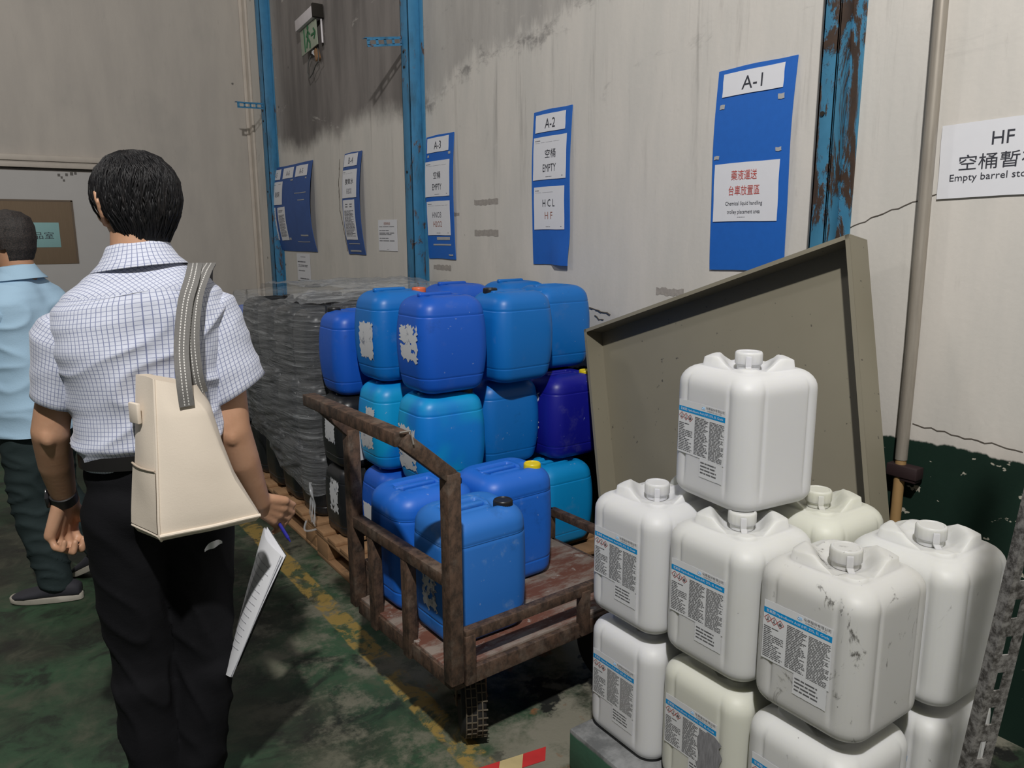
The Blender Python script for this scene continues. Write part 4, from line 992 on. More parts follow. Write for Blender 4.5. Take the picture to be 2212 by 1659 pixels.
wd(1.605, 0.69, 0, 'worn', 'white drum in the bottom layer under the rightmost one, beside the slotted post', rotz=-0.03)
wd(1.595, 1.27, 0, 'cream', 'white drum hidden in the back of the bottom layer', labelled=False)
wd(1.595, 1.27, 1, 'cream', 'white drum hidden behind the topmost one', labelled=False)
# smear of grey film on one label
mb = MB(); rr = random.Random(2); N = 9
mb.v = [(lerp(0.030, 0.098, i/4)+0.006*sin(j*1.7+i), lerp(0.07, 0.215, j/N)+0.008*sin(i*2.1+j), 0.0005*((i+j) % 2)) for j in range(N+1) for i in range(5)]
mb.f = [(j*5+i, j*5+i+1, j*5+i+6, j*5+i+5) for j in range(N) for i in range(4)]
n = NT('grey_smear'); P = n.co('Object'); n.set(col=n.mix(n.noise(n.co('Object', scale=(1, 6, 1)), 30, 5, 0.7), (0.05, 0.05, 0.055), (0.42, 0.42, 0.44)), rough=0.6)
obj('smear', on_face(mb, 0.0024), n.m, M1)

# slotted steel upright at the right edge of the photo, with the dark shelf behind it
t = thing('slotted_upright', 'grey perforated steel angle upright at the lower right edge', 'upright', (1.192, 0.530, 0), 0.0)
mb = MB(); Wd = 0.050; pitch = 0.062; lean = 0.0865
def ux(z): return (0.0, -lean*z)
zz = 0.0
while zz < 1.45:
    a0 = ux(zz); a1 = ux(zz+pitch)
    mb.bar((a0[0], a0[1], zz), (a1[0], a1[1], zz+pitch+0.0005), 0.014, 0.0025, up=(0.9, -0.43, 0), bev=0) if False else None
    zz += pitch
def slab(u0, u1, z0, z1):
    d = Vector((0.42, -0.9, 0)).normalized()
    def P(u, z): return Vector((ux(z)[0], ux(z)[1], z))+Vector((0.907, -0.42, 0))*u
    nrm = Vector((0.42, 0.907, 0))*0.0026
    c0 = [P(u0, z0), P(u1, z0), P(u1, z1), P(u0, z1)]
    mb.loft([c0, [p+nrm for p in c0]], True)
k = 0
while k*pitch < 2.3:
    z = k*pitch
    slab(0, 0.010, z, z+pitch); slab(0.022, 0.038, z, z+pitch); slab(0.010, 0.022, z, z+0.030)
    k += 1
def P_(u, z, o=0.0): return Vector((ux(z)[0], ux(z)[1], z))+Vector((0.907, -0.42, 0))*u+Vector((0.42, 0.907, 0))*o
mb.loft([[P_(-0.0026, 0), P_(0, 0), P_(0, 0, 0.018), P_(-0.0026, 0, 0.018)], [P_(-0.0026, 2.35), P_(0, 2.35), P_(0, 2.35, 0.018), P_(-0.0026, 2.35, 0.018)]], True)
obj('angle_bar', mb, m_angle, t, smooth=False)
# ================================================================== PEOPLE
def set_uv(me, vuv, wrap=None, fuv=None):
    global sh_me
    sh_me = me
    uv = me.uv_layers.new(name='UVMap')
    for p in me.polygons:
        us = [vuv[me.loops[l].vertex_index] for l in p.loop_indices]
        if wrap:
            mx = max(u[0] for u in us)
            us = [(u[0]+wrap if mx-u[0] > wrap*0.5 else u[0], u[1]) for u in us]
        if fuv: us = fuv(p, us)
        for l, q in zip(p.loop_indices, us): uv.data[l].uv = q
def wrinkle(p, amp, seed, sc=1.0):
    q = Vector((p[0]*5*sc+p[2]*3*sc, p[1]*5*sc, p[2]*11*sc-p[0]*4*sc))+Vector((seed, 0, 0))
    r = 1-abs(mnoise.noise(q))*2.2
    return amp*(0.7*max(0, r)**2-0.25+0.5*mnoise.noise(q*0.45))
class Cloth:
    """lofted tubes with running uv coordinates, gathered into one mesh"""
    def __init__(s): s.mb = MB(); s.uv = []; s.rot = []
    def tube(s, rings, u0=0.0, rot=None):
        n = len(rings[0]); b = len(s.mb.v); v = 0.0; prev = None
        for r in rings:
            c = sum((Vector(p) for p in r), Vector())/n; per = [0.0]
            if prev is not None: v += (Vector(r[n//4])-prev).length if False else max((Vector(r[0])-prev[0]).length*0.5+(Vector(r[n//2])-prev[1]).length*0.5, 0.0005)
            prev = (Vector(r[0]), Vector(r[n//2]))
            acc = 0.0
            for j in range(n):
                s.mb.v.append(tuple(r[j])); s.uv.append((j/n, v)); 
        for i in range(len(rings)-1):
            for j in range(n):
                s.mb.f.append((b+i*n+j, b+i*n+(j+1) % n, b+(i+1)*n+(j+1) % n, b+(i+1)*n+j))
    def build(s, name, mat, parent, uscale, fuv=None):
        me = mesh_of(name, s.mb, mat, True, 180); set_uv(me, [(u, v) for u, v in s.uv], 1.0, fuv)
        o = D.objects.new(name, me); return link(o, parent)
def torso_rings(tab, zs, n=96, ex=2.5, tilt=0.0, cx0=0.04, amp=0.004, seed=0, back=0.0):
    out = []
    for z in zs:
        cx, cy, a, b = interp(tab, z); ring = []
        for k in range(n):
            t = 2*pi*k/n+pi/2        # seam at the chest
            c_, s_ = cos(t), sin(t); x = a*abs(c_)**(2/ex)*(1 if c_ > 0 else -1); y = b*abs(s_)**(2/ex)*(1 if s_ > 0 else -1)
            p = Vector((cx+x, cy+y, z)); nrm = Vector((c_/max(a, .02), s_/max(b, .02), 0)).normalized()
            w_ = amp*(0.35+0.65*sstep(1.42, 1.30, z))
            p += nrm*wrinkle(p, w_*1.6, seed)
            # shoulder blades and spine hollow on the back
            if s_ < 0: p.y += back*exp(-((x)/0.035)**2)*sstep(1.05, 1.2, z)*sstep(1.42, 1.3, z)
            p.z += tilt*(p.x-cx0)*sstep(1.2, 1.36, z)
            ring.append(p)
        out.append(ring)
    return out
def sleeve_rings(path, n=48, hem=0.0, seed=3, amp=0.004):
    """path: (centre, rx, ry)"""
    out = []; m = 22; pts = []
    for i in range(m+1):
        t = i/m*(len(path)-1); k = min(int(t), len(path)-2); f = t-k
        c = Vector(path[k][0]).lerp(Vector(path[k+1][0]), f); pts.append((c, lerp(path[k][1], path[k+1][1], f), lerp(path[k][2], path[k+1][2], f)))
    d = (Vector(path[-1][0])-Vector(path[0][0])).normalized(); sx = 1 if path[-1][0][0] > 0.04 else -1
    ex = Vector((1, 0, 0)); ex = (ex-d*ex.dot(d)).normalized(); ey = d.cross(ex)
    for i, (c, rx, ry) in enumerate(pts):
        ring = []
        for k in range(n):
            t = 2*pi*k/n; p = c+ex*rx*cos(t)+ey*ry*sin(t)
            p.z += hem*cos(t)*sx*rx*(i/m)
            p += (ex*cos(t)+ey*sin(t))*wrinkle(p*1.2, amp, seed)
            ring.append(p)
        out.append(ring)
    last = out[-1]; c = pts[-1][0]
    out.append([p+(c-p)*0.015+d*0.0005 for p in last]); out.append([p+(c-p)*0.05-d*0.02 for p in last]); out.append([p+(c-p)*0.10-d*0.09 for p in last])
    return out
def hand_cones(mb, wrist, kn, width, curl, palm_n, thumb, rs=1.0):
    """wrist, centre of the knuckles, direction across the knuckles (index side), finger segment directions, palm normal"""
    W, K = Vector(wrist), Vector(kn); ac = Vector(width)
    for i, o in enumerate((1.0, 0.34, -0.34, -1.0)):
        k = K+ac*o-(K-W).normalized()*(0.0, -0.004, 0.0, 0.010)[i]
        mb.cone(W+ac*o*0.55, k, 0.0165*rs, 0.0135*rs, 12)
        p = k; r = (0.0098, 0.0102, 0.0096, 0.0085)[i]*rs; ln = (0.95, 1.05, 1.0, 0.80)[i]
        for j, s in enumerate(curl):
            q = p+Vector(s)*ln; mb.cone(p, q, r, r*0.92, 12); p = q; r *= 0.92
    for (a, b, ra, rb) in thumb: mb.cone(W+Vector(a), W+Vector(b), ra*rs, rb*rs, 12)
def head_cones(mb, c, yaw):
    """skull, jaw, face features and ears around the head centre c, facing rotated left by yaw"""
    R_ = Matrix.Rotation(yaw, 3, 'Z'); c = Vector(c)
    def q(x, y, z): return c+R_ @ Vector((x, y, z))
    mb.ellipsoid(q(0, -0.008, 0.035), (0.074, 0.092, 0.085), 28, 18, R_); mb.ellipsoid(q(0, 0.012, -0.02), (0.066, 0.075, 0.085), 24, 16, R_)
    mb.ellipsoid(q(0, 0.045, -0.072), (0.045, 0.045, 0.042), 20, 12, R_); mb.cone(q(0, 0.068, -0.10), q(0, 0.075, -0.092), 0.017, 0.016)
    mb.cone(q(0, 0.085, 0.018), q(0, 0.106, -0.022), 0.009, 0.014); mb.cone(q(-0.013, 0.092, -0.026), q(0.013, 0.092, -0.026), 0.009, 0.009)
    mb.cone(q(-0.022, 0.082, -0.058), q(0.022, 0.082, -0.058), 0.008, 0.008); mb.cone(q(-0.018, 0.081, -0.070), q(0.018, 0.081, -0.070), 0.008, 0.008)
    mb.cone(q(-0.048, 0.070, 0.028), q(-0.012, 0.086, 0.026), 0.010, 0.009); mb.cone(q(0.048, 0.070, 0.028), q(0.012, 0.086, 0.026), 0.010, 0.009)
    for s in (-1, 1):
        mb.ellipsoid(q(s*0.046, 0.058, -0.022), (0.022, 0.024, 0.022), 14, 10, R_)
        pts = [(s*0.074, -0.002, -0.042), (s*0.083, -0.018, -0.024), (s*0.092, -0.026, 0.004), (s*0.092, -0.018, 0.024), (s*0.086, -0.002, 0.028), (s*0.078, 0.010, 0.012)]
        for a, b in zip(pts, pts[1:]): mb.cone(q(*a), q(*b), 0.0075, 0.0065, 10)
        mb.ellipsoid(q(s*0.079, -0.004, -0.002), (0.006, 0.017, 0.026), 12, 10, R_)
    return q
def skin_mat(name, a, b):
    n = NT(name); P = n.co('Object'); n.b.inputs['Subsurface Radius'].default_value = (0.012, 0.005, 0.003); n.b.inputs['Subsurface Scale'].default_value = 0.5
    c = n.mix(n.ss(0.4, 0.7, n.noise(P, 14, 5, 0.6)), a, b); n.bump(n.noise(P, 160, 3), 0.12, 0.001)
    return n.set(col=c, rough=0.5, sss=0.12, spec=0.4)
def dark_cloth(name, a, b, sc=1.0):
    n = NT(name); P = n.co('Object'); wv = n.noise(n.co('Object', scale=(400, 400, 400)), 1.0, 2)
    c = n.mix(n.noise(P, 3, 4), a, b); n.bump(n.mth('MULTIPLY_ADD', wv, 0.2, n.noise(n.co('Object', scale=(1, 1, 2.2)), 9, 4, 0.6)), 0.35, 0.006)
    return n.set(col=c, rough=0.85, spec=0.15)
m_hair = None
n = NT('black_hair'); P = n.co('Object'); st = n.noise(n.co('Object', scale=(60, 60, 9)), 2.0, 4, 0.6, 0.8)
n.bump(st, 0.35, 0.003); m_hair = n.set(col=n.mix(n.ss(0.4, 0.75, st), (0.006, 0.006, 0.007), (0.016, 0.014, 0.014)), rough=0.52, spec=0.3)
n = NT('short_hair'); P = n.co('Object'); st = n.noise(P, 190, 4, 0.7)
n.bump(st, 0.7, 0.003); m_hair2 = n.set(col=n.mix(n.ss(0.35, 0.65, st), (0.008, 0.007, 0.007), (0.040, 0.030, 0.026)), rough=0.6)
def hair_shell(tab, yaw, cxy, face_half, hair_front, seed, tuft, ear_z, na=140, nz=90):
    z0, z1 = tab[0][0], tab[-1][0]; mb = MB(); cx, cy = cxy
    def P(i, j):
        z = lerp(z0, z1, 1-(1-j/nz)**1.25); a, b, dy = interp(tab, z); t = 2*pi*i/na
        d = tuft*(mnoise.noise(Vector((cos(t)*7, sin(t)*7, z*9+seed)))*0.9+mnoise.noise(Vector((cos(t)*26+z*14, sin(t)*26, z*13+seed)))*0.55)*sstep(z0, z0+0.06, z)
        x = (a+d)*cos(t); y = (b+d)*sin(t)+dy; R_ = Matrix.Rotation(yaw, 3, 'Z'); q = R_ @ Vector((x, y, 0))
        return (cx+q.x, cy+q.y, z)
    for j in range(nz+1):
        for i in range(na): mb.v.append(P(i, j))
    for j in range(nz):
        z = lerp(z0, z1, 1-(1-(j+0.5)/nz)**1.25)
        for i in range(na):
            t = 2*pi*(i+0.5)/na; f = abs((t-pi/2+pi) % (2*pi)-pi)      # angle from the face direction
            if f < face_half and z < hair_front-0.02*sin(t*9): continue
            if f < face_half+0.75 and z < ear_z+0.012*sin(t*7): continue
            mb.f.append((j*na+i, j*na+(i+1) % na, (j+1)*na+(i+1) % na, (j+1)*na+i))
    mb.f.append(tuple(nz*na+i for i in range(na)))
    return mb
def hair_locks(mb, tab, yaw, cxy, count, seed, front, face_half):
    rr = random.Random(seed); cx, cy = cxy; R_ = Matrix.Rotation(yaw, 3, 'Z'); zt = tab[-1][0]
    whorl = Vector((0.012, -0.035, 0))
    for k in range(count):
        t = rr.uniform(0, 2*pi); z = zt-0.004-rr.random()**1.4*0.15; a, b, dy = interp(tab, z); f = abs((t-pi/2+pi) % (2*pi)-pi)
        if f < face_half and z < front+0.01: continue
        if f < face_half+0.78 and z < 1.63: continue
        p = Vector((a*cos(t), b*sin(t)+dy, z)); pts = []; sw = rr.uniform(-0.5, 0.5); L = rr.uniform(0.05, 0.10); lift = rr.uniform(0.0, 0.0035)
        for i in range(6):
            s = i/5; zz = p.z-L*s*(0.35+0.65*sstep(zt, zt-0.06, p.z)); zz = max(zz, tab[0][0]+0.006); a2, b2, dy2 = interp(tab, zz); tt = t+sw*s*0.5+(0.8*s*(0.3 if p.z > zt-0.03 else 0))
            o = lift*sin(pi*s)+0.001-0.006*s*s
            q = R_ @ Vector(((a2+o)*cos(tt), (b2+o)*sin(tt)+dy2, 0)); pts.append((cx+q.x, cy+q.y, zz))
        mb.tube(pts, [0.0012, 0.0019, 0.0019, 0.0016, 0.0010, 0.0003], 4, True)
    return mb
def shoe(parent, loc, rz, mu, ms, pitch=0.0, L=0.275):
    o = D.objects.new('shoe', None); 
    R_ = Matrix.Translation(loc) @ Matrix.Rotation(rz, 4, 'Z') @ Matrix.Rotation(pitch, 4, 'X')
    mb = MB(); rings = []
    for y, hw, hz, zb in ((-0.075, 0.010, 0.055, 0.03), (-0.072, 0.028, 0.072, 0.022), (-0.05, 0.036, 0.085, 0.022), (0.0, 0.039, 0.090, 0.022), (0.04, 0.042, 0.080, 0.022), (0.09, 0.046, 0.062, 0.022), (0.135, 0.047, 0.052, 0.022), (0.17, 0.040, 0.044, 0.024), (0.190, 0.022, 0.036, 0.026), (0.196, 0.006, 0.032, 0.028)):
        ring = []
        for k in range(20):
            t = 2*pi*k/20; c_, s_ = cos(t), sin(t); ring.append((hw*abs(c_)**0.75*(1 if c_ > 0 else -1), y, zb+(hz-zb)*(0.5+0.5*abs(s_)**0.8*(1 if s_ > 0 else -1))))
        rings.append(ring)
    mb.loft(rings, True).map(lambda p: R_ @ p); D.objects.remove(o)
    s_o = obj('shoe', mb, mu, parent, angle=180)
    out = []
    for k in range(40):
        t = 2*pi*k/40; y = 0.060+0.142*cos(t); hw = 0.0475*abs(sin(t))**0.62*(0.86+0.14*cos(t))*(1 if sin(t) > 0 else -1); out.append((hw, y))
    mb = MB().loft([[(x*0.95, y, 0.004+0.010*max(0, (y-0.12)/0.08)**2) for x, y in out], [(x, y, 0.010+0.010*max(0, (y-0.12)/0.08)**2) for x, y in out], [(x*1.0, y, 0.026+0.006*max(0, (y-0.12)/0.08)**2) for x, y in out], [(x*0.9, y*0.99, 0.029+0.006*max(0, (y-0.12)/0.08)**2) for x, y in out]], True)
    obj('sole', mb.map(lambda p: R_ @ p), ms, s_o, angle=50)
    return s_o
m_skin = skin_mat('skin_tan', (0.46, 0.255, 0.155), (0.53, 0.305, 0.195)); m_skin2 = skin_mat('skin_brown', (0.44, 0.235, 0.14), (0.50, 0.28, 0.175))

# ------------------------------------------------------------------ the man in the checked shirt
p1 = thing('person', 'person seen from behind in a checked short-sleeved shirt and black trousers', 'person', (0.267, 1.984, 0), radians(-8.4))
HC = (0.055, 0.025, 1.588); YAW = 0.36
mb = MB(); qf = head_cones(mb, HC, YAW)
mb.cone((0.045, -0.012, 1.40), (0.052, 0.010, 1.545), 0.062, 0.057, 28)
mb.cone((0.045, -0.01, 1.39), (-0.09, 0.0, 1.31), 0.046, 0.040); mb.cone((0.045, -0.01, 1.39), (0.185, 0.0, 1.35), 0.046, 0.044)
mb.ellipsoid((0.042, 0.0, 1.22), (0.135, 0.082, 0.20)); mb.ellipsoid((0.04, 0.0, 1.0), (0.135, 0.085, 0.16))
mb.cone((-0.122, 0.006, 1.29), (-0.172, 0.025, 1.075), 0.038, 0.040, 22); mb.cone((-0.172, 0.025, 1.075), (-0.174, 0.080, 0.98), 0.0405, 0.0385, 22); mb.cone((-0.174, 0.080, 0.98), (-0.170, 0.14, 0.868), 0.0385, 0.0265, 22)
mb.cone((0.205, 0.0, 1.335), (0.219, -0.030, 1.045), 0.052, 0.045, 22); mb.cone((0.219, -0.030, 1.045), (0.242, -0.005, 0.955), 0.0455, 0.042, 22); mb.cone((0.242, -0.005, 0.955), (0.283, 0.045, 0.820), 0.042, 0.027, 22)
mb.ellipsoid((0.216, -0.060, 1.035), (0.018, 0.017, 0.026)); mb.ellipsoid((-0.176, -0.002, 1.068), (0.018, 0.017, 0.026))
for hx, kx, ax in ((-0.035, -0.032, -0.025), (0.118, 0.108, 0.075)): mb.cone((hx, 0, 0.90), (kx, 0.02, 0.48), 0.078, 0.050); mb.cone((kx, 0.02, 0.48), (ax, 0, 0.10), 0.050, 0.034); mb.cone((ax, -0.03, 0.06), (ax, 0.09, 0.05), 0.034, 0.028)
hand_cones(mb, (-0.170, 0.142, 0.862), (-0.188, 0.156, 0.782), (0.024, 0.031, 0.004), ((0.010, -0.014, -0.036), (0.024, -0.028, -0.002), (0.006, 0.004, 0.024)), None,
           (((0.012, 0.020, -0.018), (0.036, 0.030, -0.056), 0.016, 0.013), ((0.036, 0.030, -0.056), (0.044, 0.006, -0.080), 0.0115, 0.0095)), 1.12)
hand_cones(mb, (0.286, 0.050, 0.812), (0.338, 0.066, 0.778), (0.012, -0.006, 0.030), ((0.026, 0.020, -0.022), (-0.020, 0.010, -0.030), (-0.022, -0.004, -0.006)), None,
           (((0.0, 0.018, -0.014), (0.020, 0.020, -0.050), 0.015, 0.012), ((0.020, 0.020, -0.050), (0.036, 0.036, -0.078), 0.0115, 0.0095)))
o = remesh(obj('body', mb, m_skin, p1), 0.0042, 7, 0.5)
m_eye = plain('eye_white', (0.6, 0.58, 0.55), 0.2)
for s in (-1, 1): obj('eye', MB().ellipsoid(qf(s*0.031, 0.071, 0.010), (0.0125, 0.0125, 0.0125), 14, 10), m_eye, p1)
HT = [(1.488, .050, .047, -.018), (1.515, .060, .064, -.016), (1.545, .075, .086, -.010), (1.572, .0885, .099, -.006), (1.602, .0935, .106, -.004), (1.640, .090, .106, -.004), (1.664, .079, .098, -.004), (1.692, .056, .074, -.004), (1.708, .028, .040, -.004), (1.713, .004, .006, -.004)]
hm = hair_shell(HT, YAW, HC[:2], 1.15, 1.655, 4, 0.0035, 1.598)
hair_locks(hm, HT, YAW, HC[:2], 2200, 11, 1.655, 1.15)
obj('hair', hm, m_hair, p1, angle=180)

# shirt with its blue check
def check_mat(name, base, line, s=0.0098, wv=0.0015):
    n = NT(name); uv = n.n('ShaderNodeTexCoord').outputs['UV']; x, y, z = n.xyz(uv)
    def lines(a, wd, k):
        f = n.mth('FRACT', n.mth('DIVIDE', n.mth('ADD', a, 10.0), s*k)); d = n.mth('ABSOLUTE', n.mth('SUBTRACT', f, 0.5)); return n.ss(wd/(s*k)/2*1.35, wd/(s*k)/2*0.65, d)
    L = n.mth('MAXIMUM', n.mth('MULTIPLY', lines(x, wv, 1.0), 0.80), n.mth('MULTIPLY', lines(y, wv, 1.0), 0.62))
    c = n.mix(L, base, line); P = n.co('Object'); n.bump(n.noise(P, 22, 4, 0.6), 0.22, 0.006)
    return n.set(col=c, rough=0.75, sheen=0.15, spec=0.25)
m_check = check_mat('checked_cotton', (0.60, 0.63, 0.73), (0.10, 0.125, 0.27))
T1 = [(0.985, .04, -.002, .148, .104), (1.028, .04, -.006, .158, .112), (1.048, .04, -.008, .166, .118), (1.075, .04, -.008, .166, .118), (1.12, .04, -.008, .164, .117), (1.20, .042, -.010, .174, .122), (1.28, .043, -.010, .186, .124),
      (1.335, .043, -.010, .192, .120), (1.372, .043, -.008, .184, .112), (1.400, .044, -.006, .160, .102), (1.430, .045, .0, .118, .088), (1.455, .047, .002, .086, .072), (1.478, .048, .004, .064, .062)]
zs = [0.985+(1.478-0.985)*i/110 for i in range(111)]
cl = Cloth()
rings = torso_rings(T1, zs, 120, 2.5, 0.10, 0.043, 0.0090, 2.0, 0.012)
cl.tube(rings); nT = len(cl.mb.v)
cl.tube(sleeve_rings([((-0.080, 0.0, 1.338), .048, .060), ((-0.104, 0.002, 1.318), .060, .074), ((-0.128, 0.006, 1.285), .064, .078), ((-0.142, 0.014, 1.22), .056, .074), ((-0.155, 0.020, 1.145), .050, .066)], 56, 0.05, 5, 0.006))
cl.tube(sleeve_rings([((0.165, 0.0, 1.375), .050, .062), ((0.190, 0.0, 1.352), .066, .078), ((0.206, -0.003, 1.29), .067, .080), ((0.219, -0.008, 1.22), .068, .080), ((0.234, -0.014, 1.138), .074, .080)], 56, 0.28, 8, 0.006)); nS = len(cl.mb.v)
def collar_rings(c, tilt=0.0):
    out = []
    for r, rb, z, dy in ((.078, .070, 1.440, .0), (.070, .066, 1.462, .002), (.0655, .062, 1.485, .004), (.064, .060, 1.503, .006), (.0665, .0625, 1.508, .006), (.070, .066, 1.502, .005), (.075, .071, 1.490, .003), (.086, .080, 1.472, .0), (.104, .093, 1.455, -.003), (.1045, .0935, 1.452, -.003), (.096, .088, 1.456, -.002)):
        ring = []
        for k in range(72):
            t = 2*pi*k/72+pi/2; back = 0.5-0.5*sin(t)
            ring.append(Vector((c[0]+r*cos(t), c[1]+dy+rb*sin(t), z-0.018*(1-back)+tilt*r*cos(t))))
        out.append(ring)
    return out
cl.tube(collar_rings((0.049, 0.004), 0.10))
def fuv1(p, us):
    c = p.center; big = max(p.vertices)
    if big < nT:
        us = [(u*1.02, v) for u, v in us]
        if c.z-0.10*(c.x-0.043) > 1.396:
            a = -0.62; us = [(q[0]*cos(a)-(q[2]*0.9+q[1]*0.9)*sin(a), q[0]*sin(a)+(q[2]*0.9+q[1]*0.9)*cos(a)) for q in (cl.mb.v[sh_me.loops[l].vertex_index] for l in p.loop_indices)]
        return us
    if big < nS: return [(u*0.44, v) for u, v in us]
    return [(u*0.46, v) for u, v in us]
sh = cl.build('shirt', m_check, p1, 1.0, fuv1)
# seams: yoke line and sleeve hems
m_seam = plain('shirt_seam', (0.56, 0.59, 0.69), 0.8)
mb = MB()
def back_pt(x, z, o=0.0015):
    cx, cy, a, b = interp(T1, z-0.10*(x-0.043)); u = max(-0.98, min(0.98, (x-cx)/a)); y = cy-b*(1-abs(u)**2.5)**(1/2.5)
    return Vector((x, y-o, z))
mb.tube([back_pt(lerp(-0.10, 0.185, i/40), 1.398+0.10*(lerp(-0.10, 0.185, i/40)-0.043)-0.012*(abs(i/20-1)), -0.0004) for i in range(41)], 0.0011, 6)
obj('yoke_seam', mb, m_seam, sh)

# trousers, belt
m_tr = dark_cloth('black_trouser_cloth', (0.0055, 0.0055, 0.0068), (0.009, 0.009, 0.011))
mb = MB(); mb.ellipsoid((0.04, -0.002, 0.965), (0.158, 0.112, 0.085)); mb.ellipsoid((0.04, -0.012, 0.885), (0.166, 0.122, 0.110)); mb.cone((0.04, -0.004, 1.02), (0.04, -0.004, 0.96), 0.118, 0.122, 30)
mb.ellipsoid((0.04, -0.004, 1.005), (0.153, 0.108, 0.038))
for hx, kx, ax, s in ((-0.035, -0.034, -0.028, -1), (0.120, 0.112, 0.078, 1)):
    mb.cone((hx, -0.012, 0.86), (kx, 0.015, 0.50), 0.098, 0.074, 26); mb.cone((kx, 0.015, 0.50), (ax, 0.0, 0.09), 0.074, 0.060, 26); mb.cone((kx+s*0.003, -0.005, 0.40), (ax, -0.008, 0.16), 0.070, 0.062, 26)
tr_ = remesh(obj('trousers', mb, m_tr, p1), 0.008, 10, 0.5)
for v in tr_.data.vertices:
    k = sstep(0.95, 0.8, v.co.z)*0.6+0.5*sstep(0.75, 0.5, v.co.z); nn = v.normal.copy()
    q = Vector((v.co.x*8, v.co.y*7+v.co.x*6, v.co.z*7+v.co.x*9)); r = 1-abs(mnoise.noise(q))*2.4
    v.co += nn*(0.007*max(0, r)**2-0.002)*k+nn*0.006*mnoise.noise(v.co*9)*k
mb = MB()
m_belt = plain('black_belt', (0.012, 0.011, 0.011), 0.4)
def ell(a, b, z, n=64, cx=0.04, cy=-0.004): return [(cx+a*abs(cos(2*pi*k/n))**0.8*(1 if cos(2*pi*k/n) > 0 else -1), cy+b*abs(sin(2*pi*k/n))**0.8*(1 if sin(2*pi*k/n) > 0 else -1), z) for k in range(n)]
mb.loft([ell(.156, .112, .995), ell(.161, .117, .996), ell(.161, .117, 1.028), ell(.156, .112, 1.029)], False); obj('belt', mb, m_belt, p1, angle=60)
m_shoe_b = plain('black_shoe', (0.012, 0.012, 0.012), 0.4); m_sole_b = plain('black_sole', (0.015, 0.014, 0.013), 0.7)
shoe(p1, (-0.025, -0.02, 0), 0.05, m_shoe_b, m_sole_b); shoe(p1, (0.078, -0.03, 0), -0.1, m_shoe_b, m_sole_b)
# handkerchief edge at the back pocket
mb = MB().grid(lambda u, v: (0.128+0.042*u, -0.118+0.004*sin(u*9)+0.010*u, 0.772+0.012*v*(0.5+sin(u*pi))+0.010*u), 10, 4); obj('pocket_tissue', mb, m_paper, p1)
# watch
mb = MB(); c0 = Vector((-0.1715, 0.132, 0.883)); d = Vector((0.0065, 0.060, -0.112)).normalized(); ex = Vector((1, 0, 0)); ex = (ex-d*ex.dot(d)).normalized(); ey = d.cross(ex)
mb.loft([[c0+d*o+ex*(0.0275+h)*cos(2*pi*k/40)+ey*(0.0305+h)*sin(2*pi*k/40) for k in range(40)] for o, h in ((-0.015, 0.0), (-0.014, 0.004), (0.014, 0.004), (0.015, 0.0))], False)
wt = obj('watch', mb, plain('black_watch_strap', (0.012, 0.012, 0.013), 0.35), p1, angle=50)
fc = c0-ex*0.034; rot = Matrix((ex, ey, d)).transposed()
obj('watch_face', MB().box(fc, (0.010, 0.036, 0.036), rot, 0.003), plain('watch_glass', (0.02, 0.02, 0.022), 0.12), wt)

# ------------------------------------------------------------------ the man in the pale blue polo shirt
p2 = thing('person', 'person in a pale blue polo shirt and face mask, at the left edge', 'person', (0.140, 3.635, 0), radians(50))
HC2 = (-0.0, 0.03, 1.492); mb = MB(); qf2 = head_cones(mb, HC2, 0.0)
mb.cone((0.0, -0.012, 1.30), (0.0, 0.012, 1.45), 0.064, 0.060, 24); mb.cone((0, -0.01, 1.29), (-0.14, 0, 1.24), 0.045, 0.044); mb.cone((0, -0.01, 1.29), (0.14, 0, 1.24), 0.045, 0.044)
mb.ellipsoid((0, 0, 1.12), (0.145, 0.09, 0.2)); mb.ellipsoid((0, 0, 0.9), (0.14, 0.09, 0.15))
for s in (-1, 1):
    e = Vector((0.215, 0.0, 0.99)) if s > 0 else Vector((-0.195, 0.14, 1.02)); wv = Vector((0.215, 0.12, 0.79)) if s > 0 else Vector((-0.12, 0.33, 0.98))
    mb.cone((s*0.16, 0, 1.235), e, 0.045, 0.040, 20); mb.cone(e, wv, 0.040, 0.026, 20)
    hand_cones(mb, wv, wv+Vector((-s*0.006, 0.035, -0.072)), (0, 0.032, 0.012), ((-s*0.008, -0.002, -0.036), (-s*0.016, -0.006, -0.020), (-s*0.012, -0.006, -0.008)), None, (((0, 0.02, -0.01), (-s*0.02, 0.05, -0.045), 0.014, 0.011), ((-s*0.02, 0.05, -0.045), (-s*0.026, 0.055, -0.07), 0.011, 0.009)))
LEG2 = ((-0.075, 0, (-0.06, 0.03, 0.46), (-0.042, -0.025, 0.09)), (0.075, 0, (0.10, 0.04, 0.47), (0.150, -0.10, 0.17)))
for hx, hy, k, a in LEG2: mb.cone((hx, hy, 0.84), k, 0.075, 0.05); mb.cone(k, a, 0.05, 0.034)
remesh(obj('body', mb, m_skin2, p2), 0.006, 6, 0.5)
for s in (-1, 1): obj('eye', MB().ellipsoid(qf2(s*0.031, 0.071, 0.010), (0.0125, 0.0125, 0.0125), 14, 10), m_eye, p2)
HT2 = [(1.405, .056, .052, -.020), (1.435, .068, .076, -.014), (1.47, .0785, .094, -.008), (1.51, .0815, .100, -.008), (1.548, .0785, .098, -.008), (1.585, .066, .088, -.008), (1.608, .040, .058, -.008), (1.619, .004, .006, -.008)]
obj('hair', hair_shell(HT2, 0.0, HC2[:2], 1.2, 1.552, 9, 0.002, 1.475, 110, 70), m_hair2, p2, angle=180)
